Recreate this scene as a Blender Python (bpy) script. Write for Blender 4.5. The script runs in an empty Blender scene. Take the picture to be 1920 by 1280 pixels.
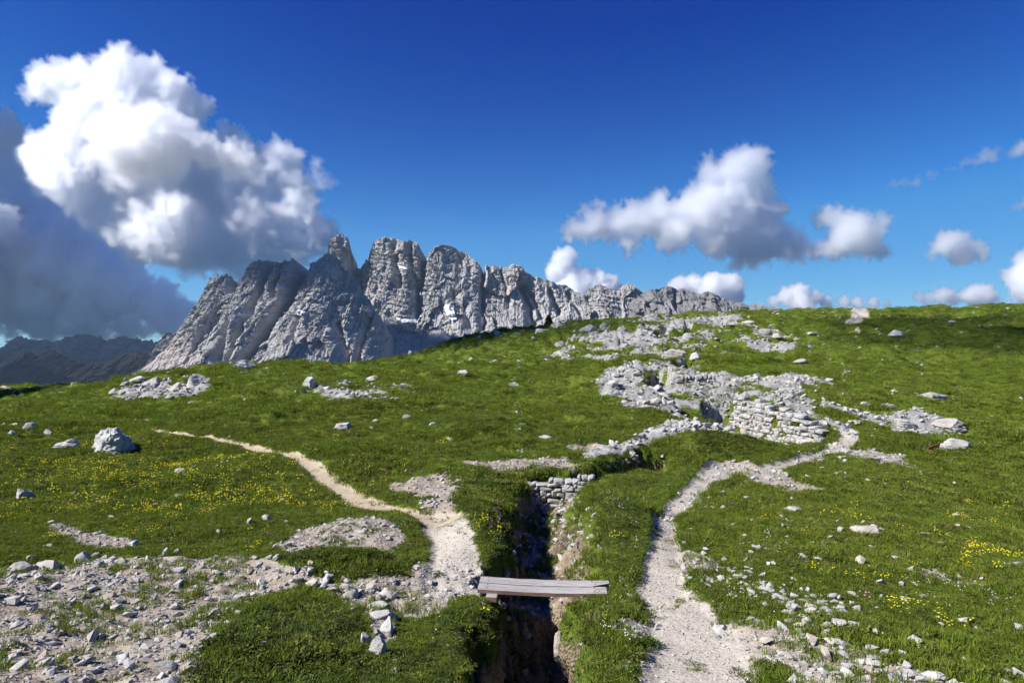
import bpy, bmesh, math, random
import numpy as np
from mathutils import Vector, Matrix, Euler

random.seed(7)
RNG = np.random.default_rng(11)
scene = bpy.context.scene
COL = scene.collection
R = math.radians

# ------------------------------------------------------------------ camera, sky, sun, exposure
F_PX = 1280.0                      # focal length in photo pixels (1920 wide) = 24 mm on full frame
cam_d = bpy.data.cameras.new("camera")
cam_d.lens = 24.0
cam_d.sensor_width = 36.0
cam_d.clip_start = 0.1
cam_d.clip_end = 60000.0
cam = bpy.data.objects.new("camera", cam_d)
cam.location = (0, 0, 0)
cam.rotation_euler = (R(90), 0, 0)
COL.objects.link(cam)
scene.camera = cam

HAZE = 0.000028                     # scattering per metre of the mountain air
CUM_D = 7200.0                     # distance of the huge cumulus
SUN_EL, SUN_AZ = 40.0, -17.0        # elevation; angle in front of "straight left" (minus = slightly behind the camera)
sun_dir = Vector((-math.cos(R(SUN_EL)) * math.cos(R(SUN_AZ)),
                  math.cos(R(SUN_EL)) * math.sin(R(SUN_AZ)), math.sin(R(SUN_EL))))
world = bpy.data.worlds.new("World")
scene.world = world
world.use_nodes = True
wn = world.node_tree
bg = wn.nodes["Background"]
sky = wn.nodes.new("ShaderNodeTexSky")
sky.sky_type = 'NISHITA'
sky.sun_disc = False
sky.sun_elevation = R(SUN_EL)
sky.sun_rotation = math.atan2(sun_dir.x, sun_dir.y)
sky.altitude = 2300
sky.air_density = 1.0
sky.dust_density = 0.1
sky.ozone_density = 4.0
hs = wn.nodes.new("ShaderNodeHueSaturation")       # the camera's saturated rendering of a high alpine sky: one colour curve for the whole sky
hs.inputs['Saturation'].default_value = 1.3
hs.inputs['Value'].default_value = 0.11
cv = wn.nodes.new("ShaderNodeRGBCurve")
for ch, pts in ((0, [(0, 0), (.0137, .0030), (.091, .085), (.347, .20), (1, .42)]), (1, [(0, 0), (.109, .047), (.150, .098), (.291, .310), (.624, .50), (1, .70)]), (2, [(0, 0), (.323, .350), (.604, .71), (.863, .82), (1, .90)])):
    c = cv.mapping.curves[ch]
    while len(c.points) < len(pts): c.points.new(.5, .5)
    for q, (a, b) in zip(c.points, pts): q.location = (a, b); q.handle_type = 'VECTOR'
cv.mapping.update()
gain = wn.nodes.new("ShaderNodeVectorMath"); gain.operation = 'SCALE'; gain.inputs['Scale'].default_value = 0.5 / 0.06
wn.links.new(sky.outputs[0], hs.inputs['Color'])
wn.links.new(hs.outputs[0], cv.inputs['Color'])
wn.links.new(cv.outputs[0], gain.inputs[0])
wn.links.new(gain.outputs[0], bg.inputs[0])
bg.inputs[1].default_value = 0.06

sun_l = bpy.data.lights.new("sun", 'SUN')
sun_l.energy = 4.6
sun_l.angle = R(0.53)
sun_l.color = (1.0, 0.96, 0.90)
sun_o = bpy.data.objects.new("sun", sun_l)
sun_o.rotation_euler = (-sun_dir).to_track_quat('-Z', 'Y').to_euler()
COL.objects.link(sun_o)

vs = scene.view_settings
vs.view_transform = 'Standard'
vs.look = 'None'
vs.exposure = 1.0
vs.gamma = 1.0
vs.use_curve_mapping = False
scene.render.engine = 'CYCLES'
cy = scene.cycles
cy.max_bounces = 56
cy.diffuse_bounces = 3
cy.glossy_bounces = 2
cy.transmission_bounces = 3
cy.transparent_max_bounces = 8
cy.volume_bounces = 48
cy.volume_step_rate = 2.0
cy.use_denoising = True
cy.use_adaptive_sampling = True
cy.adaptive_threshold = 0.02
cy.adaptive_min_samples = 12
cy.caustics_reflective = False
cy.caustics_refractive = False

# ------------------------------------------------------------------ numpy noise
_P = np.random.default_rng(5).permutation(256)
_P = np.concatenate([_P, _P, _P]).astype(np.int32)
_G = np.random.default_rng(6).normal(size=(256, 3))
_G /= np.linalg.norm(_G, axis=1)[:, None]


_GX, _GY, _GZ = (np.ascontiguousarray(_G[:, k]).astype(np.float32) for k in range(3))


def perlin(x, y, z=0.0):
    """Gradient noise, about -1..1; a plain number for z picks one of many flat 2-D noises."""
    flat = np.ndim(z) == 0
    x, y = np.broadcast_arrays(np.asarray(x, float), np.asarray(y, float))
    xi, yi = np.floor(x), np.floor(y)
    xf, yf = (x - xi).astype(np.float32), (y - yi).astype(np.float32)
    xi, yi = xi.astype(np.int32) & 255, yi.astype(np.int32) & 255
    u = xf * xf * xf * (xf * (xf * 6 - 15) + 10); v = yf * yf * yf * (yf * (yf * 6 - 15) + 10)
    if flat:
        zi = int(math.floor(float(z) * 7.3)) & 255; zf = np.float32(0.35)
    else:
        z = np.broadcast_to(np.asarray(z, float), x.shape)
        zi = np.floor(z); zf = (z - zi).astype(np.float32); zi = zi.astype(np.int32) & 255
        w = zf * zf * zf * (zf * (zf * 6 - 15) + 10)
    p0, p1 = _P[xi], _P[xi + 1]
    h = ((_P[p0 + yi], _P[p0 + yi + 1]), (_P[p1 + yi], _P[p1 + yi + 1]))

    def layer(dz):
        def g(dx, dy):
            k = _P[h[dx][dy] + zi + dz]
            return _GX[k] * (xf - dx) + _GY[k] * (yf - dy) + _GZ[k] * (zf - dz)
        a = g(0, 0); a += (g(1, 0) - a) * u
        b = g(0, 1); b += (g(1, 1) - b) * u
        return a + (b - a) * v
    lo = layer(0)
    if flat: return lo * 1.5
    return (lo + (layer(1) - lo) * w) * 1.5


def fbm(x, y, z=0.0, octaves=4, gain=0.5, lac=2.03):
    s = 0.0; a = 1.0; f = 1.0
    for i in range(octaves):
        s = s + a * perlin(np.asarray(x) * f + 17.3 * i, np.asarray(y) * f - 9.1 * i, (np.asarray(z) * f if np.ndim(z) else z) + 4.7 * i)
        a *= gain; f *= lac
    return s


def ridged(x, y, z=0.0, octaves=4, gain=0.5, lac=2.05):
    s = 0.0; a = 1.0; f = 1.0
    for i in range(octaves):
        n = 1.0 - np.abs(perlin(np.asarray(x) * f + 31.7 * i, np.asarray(y) * f + 12.9 * i, (np.asarray(z) * f if np.ndim(z) else z) - 8.3 * i)) * 1.6
        s = s + a * n
        a *= gain; f *= lac
    return s


def facets(x, y, seed=0.0, tilt=1.0):
    """Broken rock facets: every jittered cell is a plane with its own height and tilt. About -1..1."""
    xi, yi = np.floor(x), np.floor(y)
    best = np.full(np.shape(x), 1e9); h = np.zeros(np.shape(x)); 
    sd = int(seed * 13) & 255
    for dx in (-1, 0, 1):
        for dy in (-1, 0, 1):
            cx, cyy = (xi + dx).astype(int), (yi + dy).astype(int)
            k = _P[_P[(cx + sd) & 255] + (cyy & 255)] & 255
            px, py = cx + 0.5 + 0.42 * _G[k, 0], cyy + 0.5 + 0.42 * _G[k, 1]
            d = (x - px) ** 2 + (y - py) ** 2
            k2 = _P[k + 77] & 255
            val = 0.62 * _G[k2, 2] * 1.4 + tilt * (_G[k2, 0] * (x - px) * 1.1 + _G[k2, 1] * (y - py) * 0.9)
            m = d < best
            best = np.where(m, d, best); h = np.where(m, val, h)
    return h


def sstep(a, b, t):
    t = np.clip((t - a) / (b - a), 0, 1)
    return t * t * (3 - 2 * t)


# ------------------------------------------------------------------ object helpers
def tag(o, label=None, cat=None, group=None, kind=None):
    if label: o['label'] = label
    if cat: o['category'] = cat
    if group: o['group'] = group
    if kind: o['kind'] = kind
    return o


def link(name, me, mat=None, parent=None):
    o = bpy.data.objects.new(name, me)
    COL.objects.link(o)
    if mat is not None and me is not None and len(me.materials) == 0:
        me.materials.append(mat)
    if parent is not None:
        o.parent = parent
    return o


def mesh_np(name, verts, faces, smooth=False, mat=None):
    """verts (n,3) array, faces (m,k) int array."""
    me = bpy.data.meshes.new(name)
    verts = np.asarray(verts, np.float32); faces = np.asarray(faces, np.int32)
    n, (m, k) = len(verts), faces.shape
    me.vertices.add(n); me.vertices.foreach_set("co", verts.ravel())
    me.loops.add(m * k); me.loops.foreach_set("vertex_index", faces.ravel())
    me.polygons.add(m)
    me.polygons.foreach_set("loop_start", np.arange(0, m * k, k, dtype=np.int32))
    me.polygons.foreach_set("loop_total", np.full(m, k, np.int32))
    me.polygons.foreach_set("use_smooth", np.full(m, smooth))
    me.update(calc_edges=True)
    if mat: me.materials.append(mat)
    return me


def attr(me, name, vals):
    a = me.attributes.new(name, 'FLOAT', 'POINT')
    a.data.foreach_set('value', np.asarray(vals, np.float32))


def grid_faces(nr, nc):
    i = np.arange(nr * nc).reshape(nr, nc)
    return np.stack([i[:-1, :-1], i[:-1, 1:], i[1:, 1:], i[1:, :-1]], -1).reshape(-1, 4)


# ------------------------------------------------------------------ node helpers
class NT:
    def __init__(s, name):
        s.m = bpy.data.materials.new(name); s.m.use_nodes = True
        s.t = s.m.node_tree; s.t.nodes.clear()
        s.out = s.n("ShaderNodeOutputMaterial")

    def n(s, typ, **kw):
        nd = s.t.nodes.new(typ)
        for k, v in kw.items():
            if hasattr(nd, k): setattr(nd, k, v)
        return nd

    def l(s, a, b): s.t.links.new(a, b)

    def val(s, sock, v):
        if hasattr(v, 'is_linked') or isinstance(v, bpy.types.NodeSocket): s.l(v, sock)
        else: sock.default_value = v

    def math(s, op, a, b=0.0, c=None, clamp=False):
        nd = s.n("ShaderNodeMath", operation=op); nd.use_clamp = clamp
        s.val(nd.inputs[0], a); s.val(nd.inputs[1], b)
        if c is not None: s.val(nd.inputs[2], c)
        return nd.outputs[0]

    def mix(s, f, a, b, mode='MIX'):
        nd = s.n("ShaderNodeMix", data_type='RGBA', blend_type=mode)
        s.val(nd.inputs['Factor'], f)
        for sk, v in ((nd.inputs[6], a), (nd.inputs[7], b)):
            if isinstance(v, tuple): sk.default_value = (*v, 1) if len(v) == 3 else v
            else: s.l(v, sk)
        return nd.outputs[2]

    def noise(s, vec, scale, detail=4, rough=0.55, dist=0.0):
        nd = s.n("ShaderNodeTexNoise"); nd.inputs['Scale'].default_value = scale
        nd.inputs['Detail'].default_value = detail; nd.inputs['Roughness'].default_value = rough
        nd.inputs['Distortion'].default_value = dist
        if vec is not None: s.l(vec, nd.inputs['Vector'])
        return nd.outputs[0]

    def voro(s, vec, scale, feature='F1'):
        nd = s.n("ShaderNodeTexVoronoi", feature=feature); nd.inputs['Scale'].default_value = scale
        if vec is not None: s.l(vec, nd.inputs['Vector'])
        return nd

    def ramp(s, f, stops):
        nd = s.n("ShaderNodeValToRGB"); e = nd.color_ramp.elements
        while len(e) < len(stops): e.new(0.5)
        for el, (p, c) in zip(e, stops):
            el.position = p; el.color = (*c, 1) if len(c) == 3 else c
        s.l(f, nd.inputs[0]); return nd.outputs[0]

    def rng(s, v, a, b, c=0.0, d=1.0):
        nd = s.n("ShaderNodeMapRange"); s.val(nd.inputs[0], v)
        for i, q in enumerate((a, b, c, d)): nd.inputs[1 + i].default_value = q
        return nd.outputs[0]

    def at(s, name): return s.n("ShaderNodeAttribute", attribute_name=name).outputs['Fac']

    def pos(s): return s.n("ShaderNodeNewGeometry").outputs['Position']

    def obj(s): return s.n("ShaderNodeTexCoord").outputs['Object']

    def vscale(s, vec, sc):
        nd = s.n("ShaderNodeMapping"); nd.inputs['Scale'].default_value = sc; s.l(vec, nd.inputs[0]); return nd.outputs[0]

    def bump(s, h, strength=0.5, dist=0.02, normal=None):
        nd = s.n("ShaderNodeBump"); nd.inputs['Strength'].default_value = strength
        nd.inputs['Distance'].default_value = dist; s.l(h, nd.inputs['Height'])
        if normal is not None: s.l(normal, nd.inputs['Normal'])
        return nd.outputs[0]

    def bsdf(s, col, rough=0.9, normal=None, spec=0.25):
        b = s.n("ShaderNodeBsdfPrincipled")
        s.val(b.inputs['Base Color'], (*col, 1) if isinstance(col, tuple) else col)
        s.val(b.inputs['Roughness'], rough); b.inputs['Specular IOR Level'].default_value = spec
        if normal is not None: s.l(normal, b.inputs['Normal'])
        return b.outputs[0]

    def done(s, sh):
        s.l(sh, s.out.inputs['Surface']); return s.m


def grass_patch_color(t, p):
    """Patchy alpine turf colour from a world position socket."""
    n1 = t.noise(p, 0.20, 5, 0.65)
    n2 = t.noise(p, 1.1, 5, 0.7)
    n3 = t.noise(p, 0.045, 3, 0.5)
    n4 = t.noise(p, 0.55, 5, 0.7)
    c = t.ramp(n1, [(0.30, (0.060, 0.108, 0.012)), (0.44, (0.105, 0.162, 0.014)), (0.56, (0.150, 0.198, 0.017)), (0.70, (0.215, 0.215, 0.038))])
    c2 = t.ramp(n2, [(0.32, (0.062, 0.060, 0.020)), (0.43, (0.088, 0.130, 0.013)), (0.60, (0.140, 0.196, 0.017)), (0.74, (0.220, 0.205, 0.050))])
    c = t.mix(0.5, c, c2)
    c = t.mix(t.rng(n4, 0.60, 0.72, 0.0, 0.6), c, (0.250, 0.205, 0.090))
    c = t.mix(t.rng(n4, 0.40, 0.30, 0.0, 0.6), c, (0.050, 0.076, 0.016))
    return t.mix(t.rng(n3, 0.35, 0.7, 0.0, 0.35), c, (0.150, 0.192, 0.018))


def mat_ground():
    t = NT("turf_and_gravel")
    p = t.pos()
    g = t.at("gravel"); d = t.at("dirt"); rk = t.at("rock")
    n = t.noise(p, 3.1, 5, 0.65); nf = t.noise(p, 14.0, 4, 0.7)
    mixn = t.math('ADD', t.math('MULTIPLY', n, 0.6), t.math('MULTIPLY', nf, 0.4))

    def edge(m, w=0.10):
        e = t.math('ADD', m, t.math('MULTIPLY', t.math('SUBTRACT', mixn, 0.5), 1.5))
        return t.rng(e, 0.5 - w, 0.5 + w)
    ge, de, re = edge(g), edge(d, 0.16), edge(rk, 0.06)
    grass = grass_patch_color(t, p)
    grass = t.mix(t.rng(nf, 0.35, 0.62, 0.55, 0.0), grass, (0.030, 0.045, 0.008))
    v = t.voro(p, 26.0); v2 = t.voro(p, 9.0)
    stone = t.ramp(v.outputs['Color'], [(0.1, (0.36, 0.335, 0.305)), (0.5, (0.44, 0.42, 0.39)), (0.9, (0.52, 0.505, 0.48))])
    tan = t.mix(t.rng(n, 0.35, 0.65), (0.35, 0.285, 0.205), (0.44, 0.385, 0.305))
    gravel = t.mix(0.62, tan, stone)
    gravel = t.mix(t.rng(v.outputs['Distance'], 0.0, 0.5, 0.0, 0.25), gravel, (0.17, 0.14, 0.10))
    so = t.at('soil')
    gravel = t.mix(t.math('MULTIPLY', so, t.rng(mixn, .42, .56, .35, .85)), gravel, (.215, .175, .130))
    dn = t.noise(p, 1.4, 5, .7)
    dirt = t.mix(t.rng(dn, 0.38, 0.62), (0.085, 0.062, 0.04), (0.34, 0.27, 0.18))
    dirt = t.mix(t.rng(v2.outputs['Distance'], .1, .5, .35, 0.0), dirt, (.36, .34, .30))
    sa = t.at('sand')
    sand = t.mix(t.rng(n, .3, .7), (.31, .255, .18), (.40, .34, .25))
    nr = t.noise(p, 2.0, 8, 0.7)
    rock = t.ramp(nr, [(0.3, (0.18, 0.176, 0.17)), (0.45, (0.31, 0.305, 0.295)), (0.7, (0.44, 0.435, 0.425))])
    c = t.mix(ge, grass, gravel)
    c = t.mix(edge(sa, .14), c, sand)
    c = t.mix(de, c, dirt)
    c = t.mix(re, c, rock)
    bare = t.math('MAXIMUM', t.math('MAXIMUM', ge, de), re)
    h = t.math('ADD', t.math('MULTIPLY', t.noise(p, 7.0, 6, 0.75), 1.0), t.math('MULTIPLY', v.outputs['Distance'], -0.5))
    h = t.math('ADD', h, t.math('MULTIPLY', v2.outputs['Distance'], -0.25))
    nb = t.n('ShaderNodeBump'); nb.inputs['Distance'].default_value = 0.10; t.l(h, nb.inputs['Height'])
    t.l(t.rng(t.math('MAXIMUM', ge, edge(sa, .14)), 0, 1, 0.9, 0.30), nb.inputs['Strength'])
    nrm = nb.outputs[0]
    return t.done(t.bsdf(c, 0.95, nrm, 0.15))


def mat_rock(name="limestone", light=1.0, scale=1.0, obj=False):
    t = NT(name)
    p = t.obj() if obj else t.pos()
    rnd = t.n("ShaderNodeObjectInfo").outputs['Random']
    n = t.noise(p, 2.2 * scale, 8, 0.68); nf = t.noise(p, 16 * scale, 6, 0.7)
    k = light
    c = t.ramp(n, [(0.28, (0.23 * k, 0.225 * k, 0.22 * k)), (0.44, (0.39 * k, 0.38 * k, 0.365 * k)), (0.62, (0.50 * k, 0.492 * k, 0.478 * k)), (0.8, (0.56 * k, 0.55 * k, 0.53 * k))])
    c = t.mix(t.rng(nf, 0.40, 0.30, 0.0, 0.75), c, (0.13, 0.13, 0.125))
    lich = t.noise(p, 5.0 * scale, 5, 0.6)
    c = t.mix(t.rng(lich, 0.62, 0.72, 0.0, 0.5), c, (0.36, 0.30, 0.17))
    c = t.mix(t.rng(rnd, 0.0, 1.0, 0.0, 0.5), c, (0.30, 0.29, 0.285))
    rn2 = t.math('FRACT', t.math('MULTIPLY', rnd, 7.31))
    c = t.mix(t.rng(rn2, 0.62, 1.0, 0.0, 0.55), c, (0.40, 0.325, 0.235))
    c = t.mix(t.rng(t.math('FRACT', t.math('MULTIPLY', rnd, 23.7)), 0.8, 1.0, 0.0, 0.6), c, (0.17, 0.165, 0.16))
    w = t.vscale(p, (0.6, 0.6, 4.0))
    st = t.noise(w, 3.0 * scale, 4, 0.6)
    h = t.math('ADD', t.math('ADD', n, t.math('MULTIPLY', nf, 0.5)), t.math('MULTIPLY', st, 0.8))
    return t.done(t.bsdf(c, 0.92, t.bump(h, 0.8, 0.06 / scale), 0.2))


def mat_mountain(name, dark=1.0, warm=0.5):
    t = NT(name)
    p = t.pos()
    q = t.vscale(p, (1.0, 0.4, 0.45))
    n = t.noise(q, 0.009, 10, 0.66); n2 = t.noise(p, 0.05, 8, 0.72)
    st = t.noise(t.vscale(p, (0.12, 0.1, 1.0)), 0.033, 6, 0.66)
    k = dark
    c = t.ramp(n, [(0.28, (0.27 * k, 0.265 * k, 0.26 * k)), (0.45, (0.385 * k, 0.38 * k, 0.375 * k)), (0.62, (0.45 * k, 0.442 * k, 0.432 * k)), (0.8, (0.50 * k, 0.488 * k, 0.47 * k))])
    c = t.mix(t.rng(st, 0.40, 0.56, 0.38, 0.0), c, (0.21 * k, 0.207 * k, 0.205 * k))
    vs_ = t.noise(t.vscale(p, (1.0, 1.0, 0.12)), 0.03, 5, 0.65)
    c = t.mix(t.rng(vs_, 0.42, 0.30, 0.0, 0.35), c, (0.13 * k, 0.128 * k, 0.13 * k))
    c = t.mix(t.rng(n2, 0.5, 0.30, 0.0, 0.5), c, (0.22 * k, 0.215 * k, 0.21 * k))
    wm = t.noise(t.vscale(p, (1, 1, 0.35)), 0.005, 5, 0.6)
    c = t.mix(t.rng(wm, 0.52, 0.68, 0.0, warm), c, (0.56 * k, 0.46 * k, 0.37 * k))
    gr = t.at("green")
    c = t.mix(t.rng(t.math('ADD', gr, t.math('MULTIPLY', t.math('SUBTRACT', n2, 0.5), 1.6)), 0.45, 0.6), c, (0.085, 0.105, 0.045))
    h = t.math('ADD', t.math('MULTIPLY', n2, 0.8), st)
    return t.done(t.bsdf(c, 0.95, t.bump(h, 0.8, 7.0), 0.1))


M = {}
M['ground'] = mat_ground()
M['rock'] = mat_rock("limestone")
M['stone'] = mat_rock("limestone_stone", 0.95, 3.0)
M['gravel'] = mat_rock("limestone_gravel", 0.84, 6.0)
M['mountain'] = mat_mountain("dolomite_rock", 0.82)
M['mountain_grey'] = mat_mountain("dark_dolomite_rock", 0.46, 0.12)  # darker rock; the tone also stands in for cloud shade
M['far_dark'] = mat_mountain("wooded_dark_slope", 0.065, 0.0)  # dark wooded slope, colour lowered further to stand for cloud shade


# ------------------------------------------------------------------ terrain heights
UK = np.array([-700, -250, 0, 300, 500, 720, 960, 1200, 1440, 1680, 1920, 2200, 2700], float)
DK = np.array([0.5, 2.5, 4, 6, 9.5, 14, 20, 27, 36, 50, 70, 95, 130, 152, 185, 260, 420, 800], float)
ZT = np.array([
    # u=-700
    [-1.5, -1.8, -2.2, -2.7, -3.2, -3.6, -3.8, -3.9, -3.8, -4.6, -7.2, -9.5, -12.5, -14.0, -17, -26, -64, -160],
    # -250
    [-1.5, -1.8, -2.25, -2.8, -3.3, -3.7, -3.95, -3.98, -3.75, -4.4, -6.4, -7.8, -9.2, -10.2, -14, -24, -64, -160],
    # 0
    [-1.5, -1.85, -2.3, -2.9, -3.42, -3.8, -4.1, -4.25, -4.1, -4.5, -6.2, -7.3, -8.5, -9.4, -13.5, -26, -74, -180],
    # 300
    [-1.5, -1.85, -2.35, -2.95, -3.45, -3.8, -4.1, -4.35, -4.15, -3.6, -2.75, -4.6, -8.2, -10, -15, -28, -78, -190],
    # 500
    [-1.5, -1.85, -2.35, -2.98, -3.5, -3.8, -3.95, -3.85, -3.35, -2.65, -1.75, -3.6, -7.5, -10.0, -14, -28, -80, -200],
    # 720
    [-1.5, -1.85, -2.35, -3.0, -3.5, -3.75, -3.85, -3.7, -3.25, -2.7, -2.15, -4.2, -3.1, -5.0, -11, -28, -80, -200],
    # 960
    [-1.5, -1.85, -2.35, -3.0, -3.5, -3.7, -3.75, -3.6, -3.3, -2.75, -2.0, -2.3, 2.75, 2.2, -3.0, -20, -75, -200],
    # 1200
    [-1.5, -1.85, -2.35, -2.98, -3.45, -3.7, -3.75, -3.6, -3.3, -2.6, -1.3, 0.3, 4.75, 4.9, 0.0, -16, -70, -200],
    # 1440
    [-1.5, -1.85, -2.3, -2.9, -3.3, -3.6, -4.0, -3.95, -3.3, -2.35, -0.95, 1.15, 5.2, 7.1, 4.0, -10, -60, -200],
    # 1680
    [-1.5, -1.85, -2.3, -2.9, -3.4, -3.8, -4.3, -4.4, -3.9, -2.9, -1.35, 0.95, 4.8, 7.4, 5.0, -8, -55, -200],
    # 1920
    [-1.5, -1.85, -2.35, -3.0, -3.5, -4.0, -4.6, -4.9, -4.7, -3.6, -1.4, 1.6, 6.4, 8.5, 6.5, -6, -50, -200],
    # 2200
    [-1.5, -1.85, -2.4, -3.05, -3.6, -4.15, -4.8, -5.2, -5.0, -3.7, -1.2, 2.2, 7.2, 9.5, 8.0, -4, -48, -200],
    # 2700
    [-1.5, -1.85, -2.4, -3.1, -3.7, -4.3, -5.0, -5.4, -5.2, -3.8, -1.0, 2.6, 7.8, 10.0, 9.0, -2, -46, -200],
])
_LD = np.log(DK)


def _cubic(xk, yk, x):
    """Monotone-ish cubic (PCHIP) for each row of yk at points x: yk (nk,), vector x."""
    h = np.diff(xk); dl = np.diff(yk) / h
    m = np.zeros_like(yk)
    s = dl[:-1] * dl[1:] > 0
    w1 = 2 * h[1:] + h[:-1]; w2 = h[1:] + 2 * h[:-1]
    with np.errstate(divide='ignore', invalid='ignore'):
        hm = (w1 + w2) / (w1 / dl[:-1] + w2 / dl[1:])
    m[1:-1] = np.where(s, hm, 0)
    m[0], m[-1] = dl[0], dl[-1]
    i = np.clip(np.searchsorted(xk, x) - 1, 0, len(xk) - 2)
    t = (x - xk[i]) / h[i]
    return ((2 * t**3 - 3 * t**2 + 1) * yk[i] + (t**3 - 2 * t**2 + t) * h[i] * m[i]
            + (-2 * t**3 + 3 * t**2) * yk[i + 1] + (t**3 - t**2) * h[i] * m[i + 1])


_LF = np.linspace(_LD[0], _LD[-1], 900)            # fine tables: depth first, then across
_UF = np.linspace(UK[0], UK[-1], 700)
_T1 = np.stack([_cubic(_LD, ZT[i], _LF) for i in range(len(UK))])      # (nu, 900)
_TF = np.stack([_cubic(UK, _T1[:, j], _UF) for j in range(len(_LF))], 1)  # (700, 900)
for _ in range(3):                                  # soften creases between the knots
    _k = np.pad(_TF, ((12, 12), (0, 0)), 'edge')
    _TF = sum(_k[i:i + _TF.shape[0]] for i in range(25)) / 25.0


def base_z(x, y):
    x = np.asarray(x, float); y = np.maximum(np.asarray(y, float), 0.5)
    u = np.clip(960 + F_PX * x / y, UK[0], UK[-1])
    a = (u - _UF[0]) / (_UF[1] - _UF[0]); b = (np.clip(np.log(y), _LF[0], _LF[-1]) - _LF[0]) / (_LF[1] - _LF[0])
    i = np.clip(a.astype(int), 0, len(_UF) - 2); j = np.clip(b.astype(int), 0, len(_LF) - 2)
    fa, fb = a - i, b - j
    return ((_TF[i, j] * (1 - fa) + _TF[i + 1, j] * fa) * (1 - fb) + (_TF[i, j + 1] * (1 - fa) + _TF[i + 1, j + 1] * fa) * fb)


_DM = np.exp(np.linspace(math.log(2.0), math.log(230.0), 1500))


def P(u, v):
    """World (x, y) of the ground seen at photo pixel (u, v)."""
    x = (u - 960) / F_PX * _DM
    zr = (640 - v) / F_PX * _DM
    below = base_z(x, _DM) - zr
    k = np.argmax(below > 0)
    if below[k] <= 0: k = int(np.argmax(below / _DM))
    elif k > 0:
        t = below[k - 1] / (below[k - 1] - below[k] + 1e-12)
        d = _DM[k - 1] + t * (_DM[k] - _DM[k - 1])
        return ((u - 960) / F_PX * d, d)
    return (x[k], _DM[k])


def PP(pts): return np.array([P(*p) for p in pts])


def seg_dist(x, y, line, widths=None):
    """Distance to a polyline and the interpolated width there."""
    best = np.full(np.shape(x), 1e9); bw = np.zeros(np.shape(x))
    for i in range(len(line) - 1):
        ax, ay = line[i]; bx, by = line[i + 1]
        dx, dy = bx - ax, by - ay
        t = np.clip(((x - ax) * dx + (y - ay) * dy) / (dx * dx + dy * dy + 1e-12), 0, 1)
        d = np.hypot(x - ax - t * dx, y - ay - t * dy)
        if widths is not None:
            w = widths[i] + t * (widths[i + 1] - widths[i])
            better = d - w < best - bw
            bw = np.where(better, w, bw)
        else:
            better = d < best
        best = np.where(better, d, best)
    return best, bw


def poly_sd(x, y, poly):
    """Signed distance to polygon, positive inside."""
    n = len(poly); inside = np.zeros(np.shape(x), bool); best = np.full(np.shape(x), 1e9)
    for i in range(n):
        ax, ay = poly[i]; bx, by = poly[(i + 1) % n]
        dx, dy = bx - ax, by - ay
        t = np.clip(((x - ax) * dx + (y - ay) * dy) / (dx * dx + dy * dy + 1e-12), 0, 1)
        best = np.minimum(best, np.hypot(x - ax - t * dx, y - ay - t * dy))
        c = ((ay > y) != (by > y)) & (x < (bx - ax) * (y - ay) / (by - ay + 1e-12) + ax)
        inside ^= c
    return np.where(inside, best, -best)


def px_path(rows):
    """rows of (u, v, half width px) -> world line and half widths in metres."""
    L = PP([(r[0], r[1]) for r in rows])
    return L, np.array([r[2] for r in rows]) / F_PX * L[:, 1]


# paths (photo pixel, pixel, half width in pixels across)
PATH_LEFT = px_path([(248, 796, 3), (300, 806, 4), (345, 815, 3), (400, 821, 4.5), (450, 830, 7), (500, 843, 9), (560, 868, 11), (610, 896, 13),
                     (650, 922, 14), (690, 942, 13), (740, 956, 11), (790, 966, 14), (828, 985, 27), (846, 1025, 33), (852, 1070, 44), (858, 1105, 42)])
PATH_RIGHT = px_path([(1325, 1330, 120), (1322, 1270, 112), (1300, 1200, 88), (1270, 1150, 66), (1240, 1105, 50), (1246, 1060, 30), (1246, 1010, 25), (1240, 975, 26),
                      (1275, 938, 25), (1325, 898, 24), (1368, 872, 34), (1430, 882, 22), (1480, 868, 12), (1540, 847, 15), (1582, 828, 26), (1592, 805, 18), (1565, 788, 12), (1515, 774, 8)])
PATH_LEFT[1][:] = [.14, .26, .20, .28, .30, .32, .31, .34, .36, .36, .36, .38, .42, .42, .44, .42]
PATH_RIGHT[1][10:] = [.60, .45, .36, .40, .50, .42, .32, .25]
ROAD_FAR = px_path([(1612, 574, 15), (1612, 579, 15), (1612, 585, 14), (1612, 591, 15), (1603, 597, 14), (1585, 602, 6)])
TRAIL_FAR = px_path([(1608, 612, 2.2), (1610, 618, 2.2), (1604, 624, 1.6), (1598, 630, 1.2)])
PATH_FARLEFT = px_path([(-60, 722, 8), (0, 723, 10), (18, 724, 6)])
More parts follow.
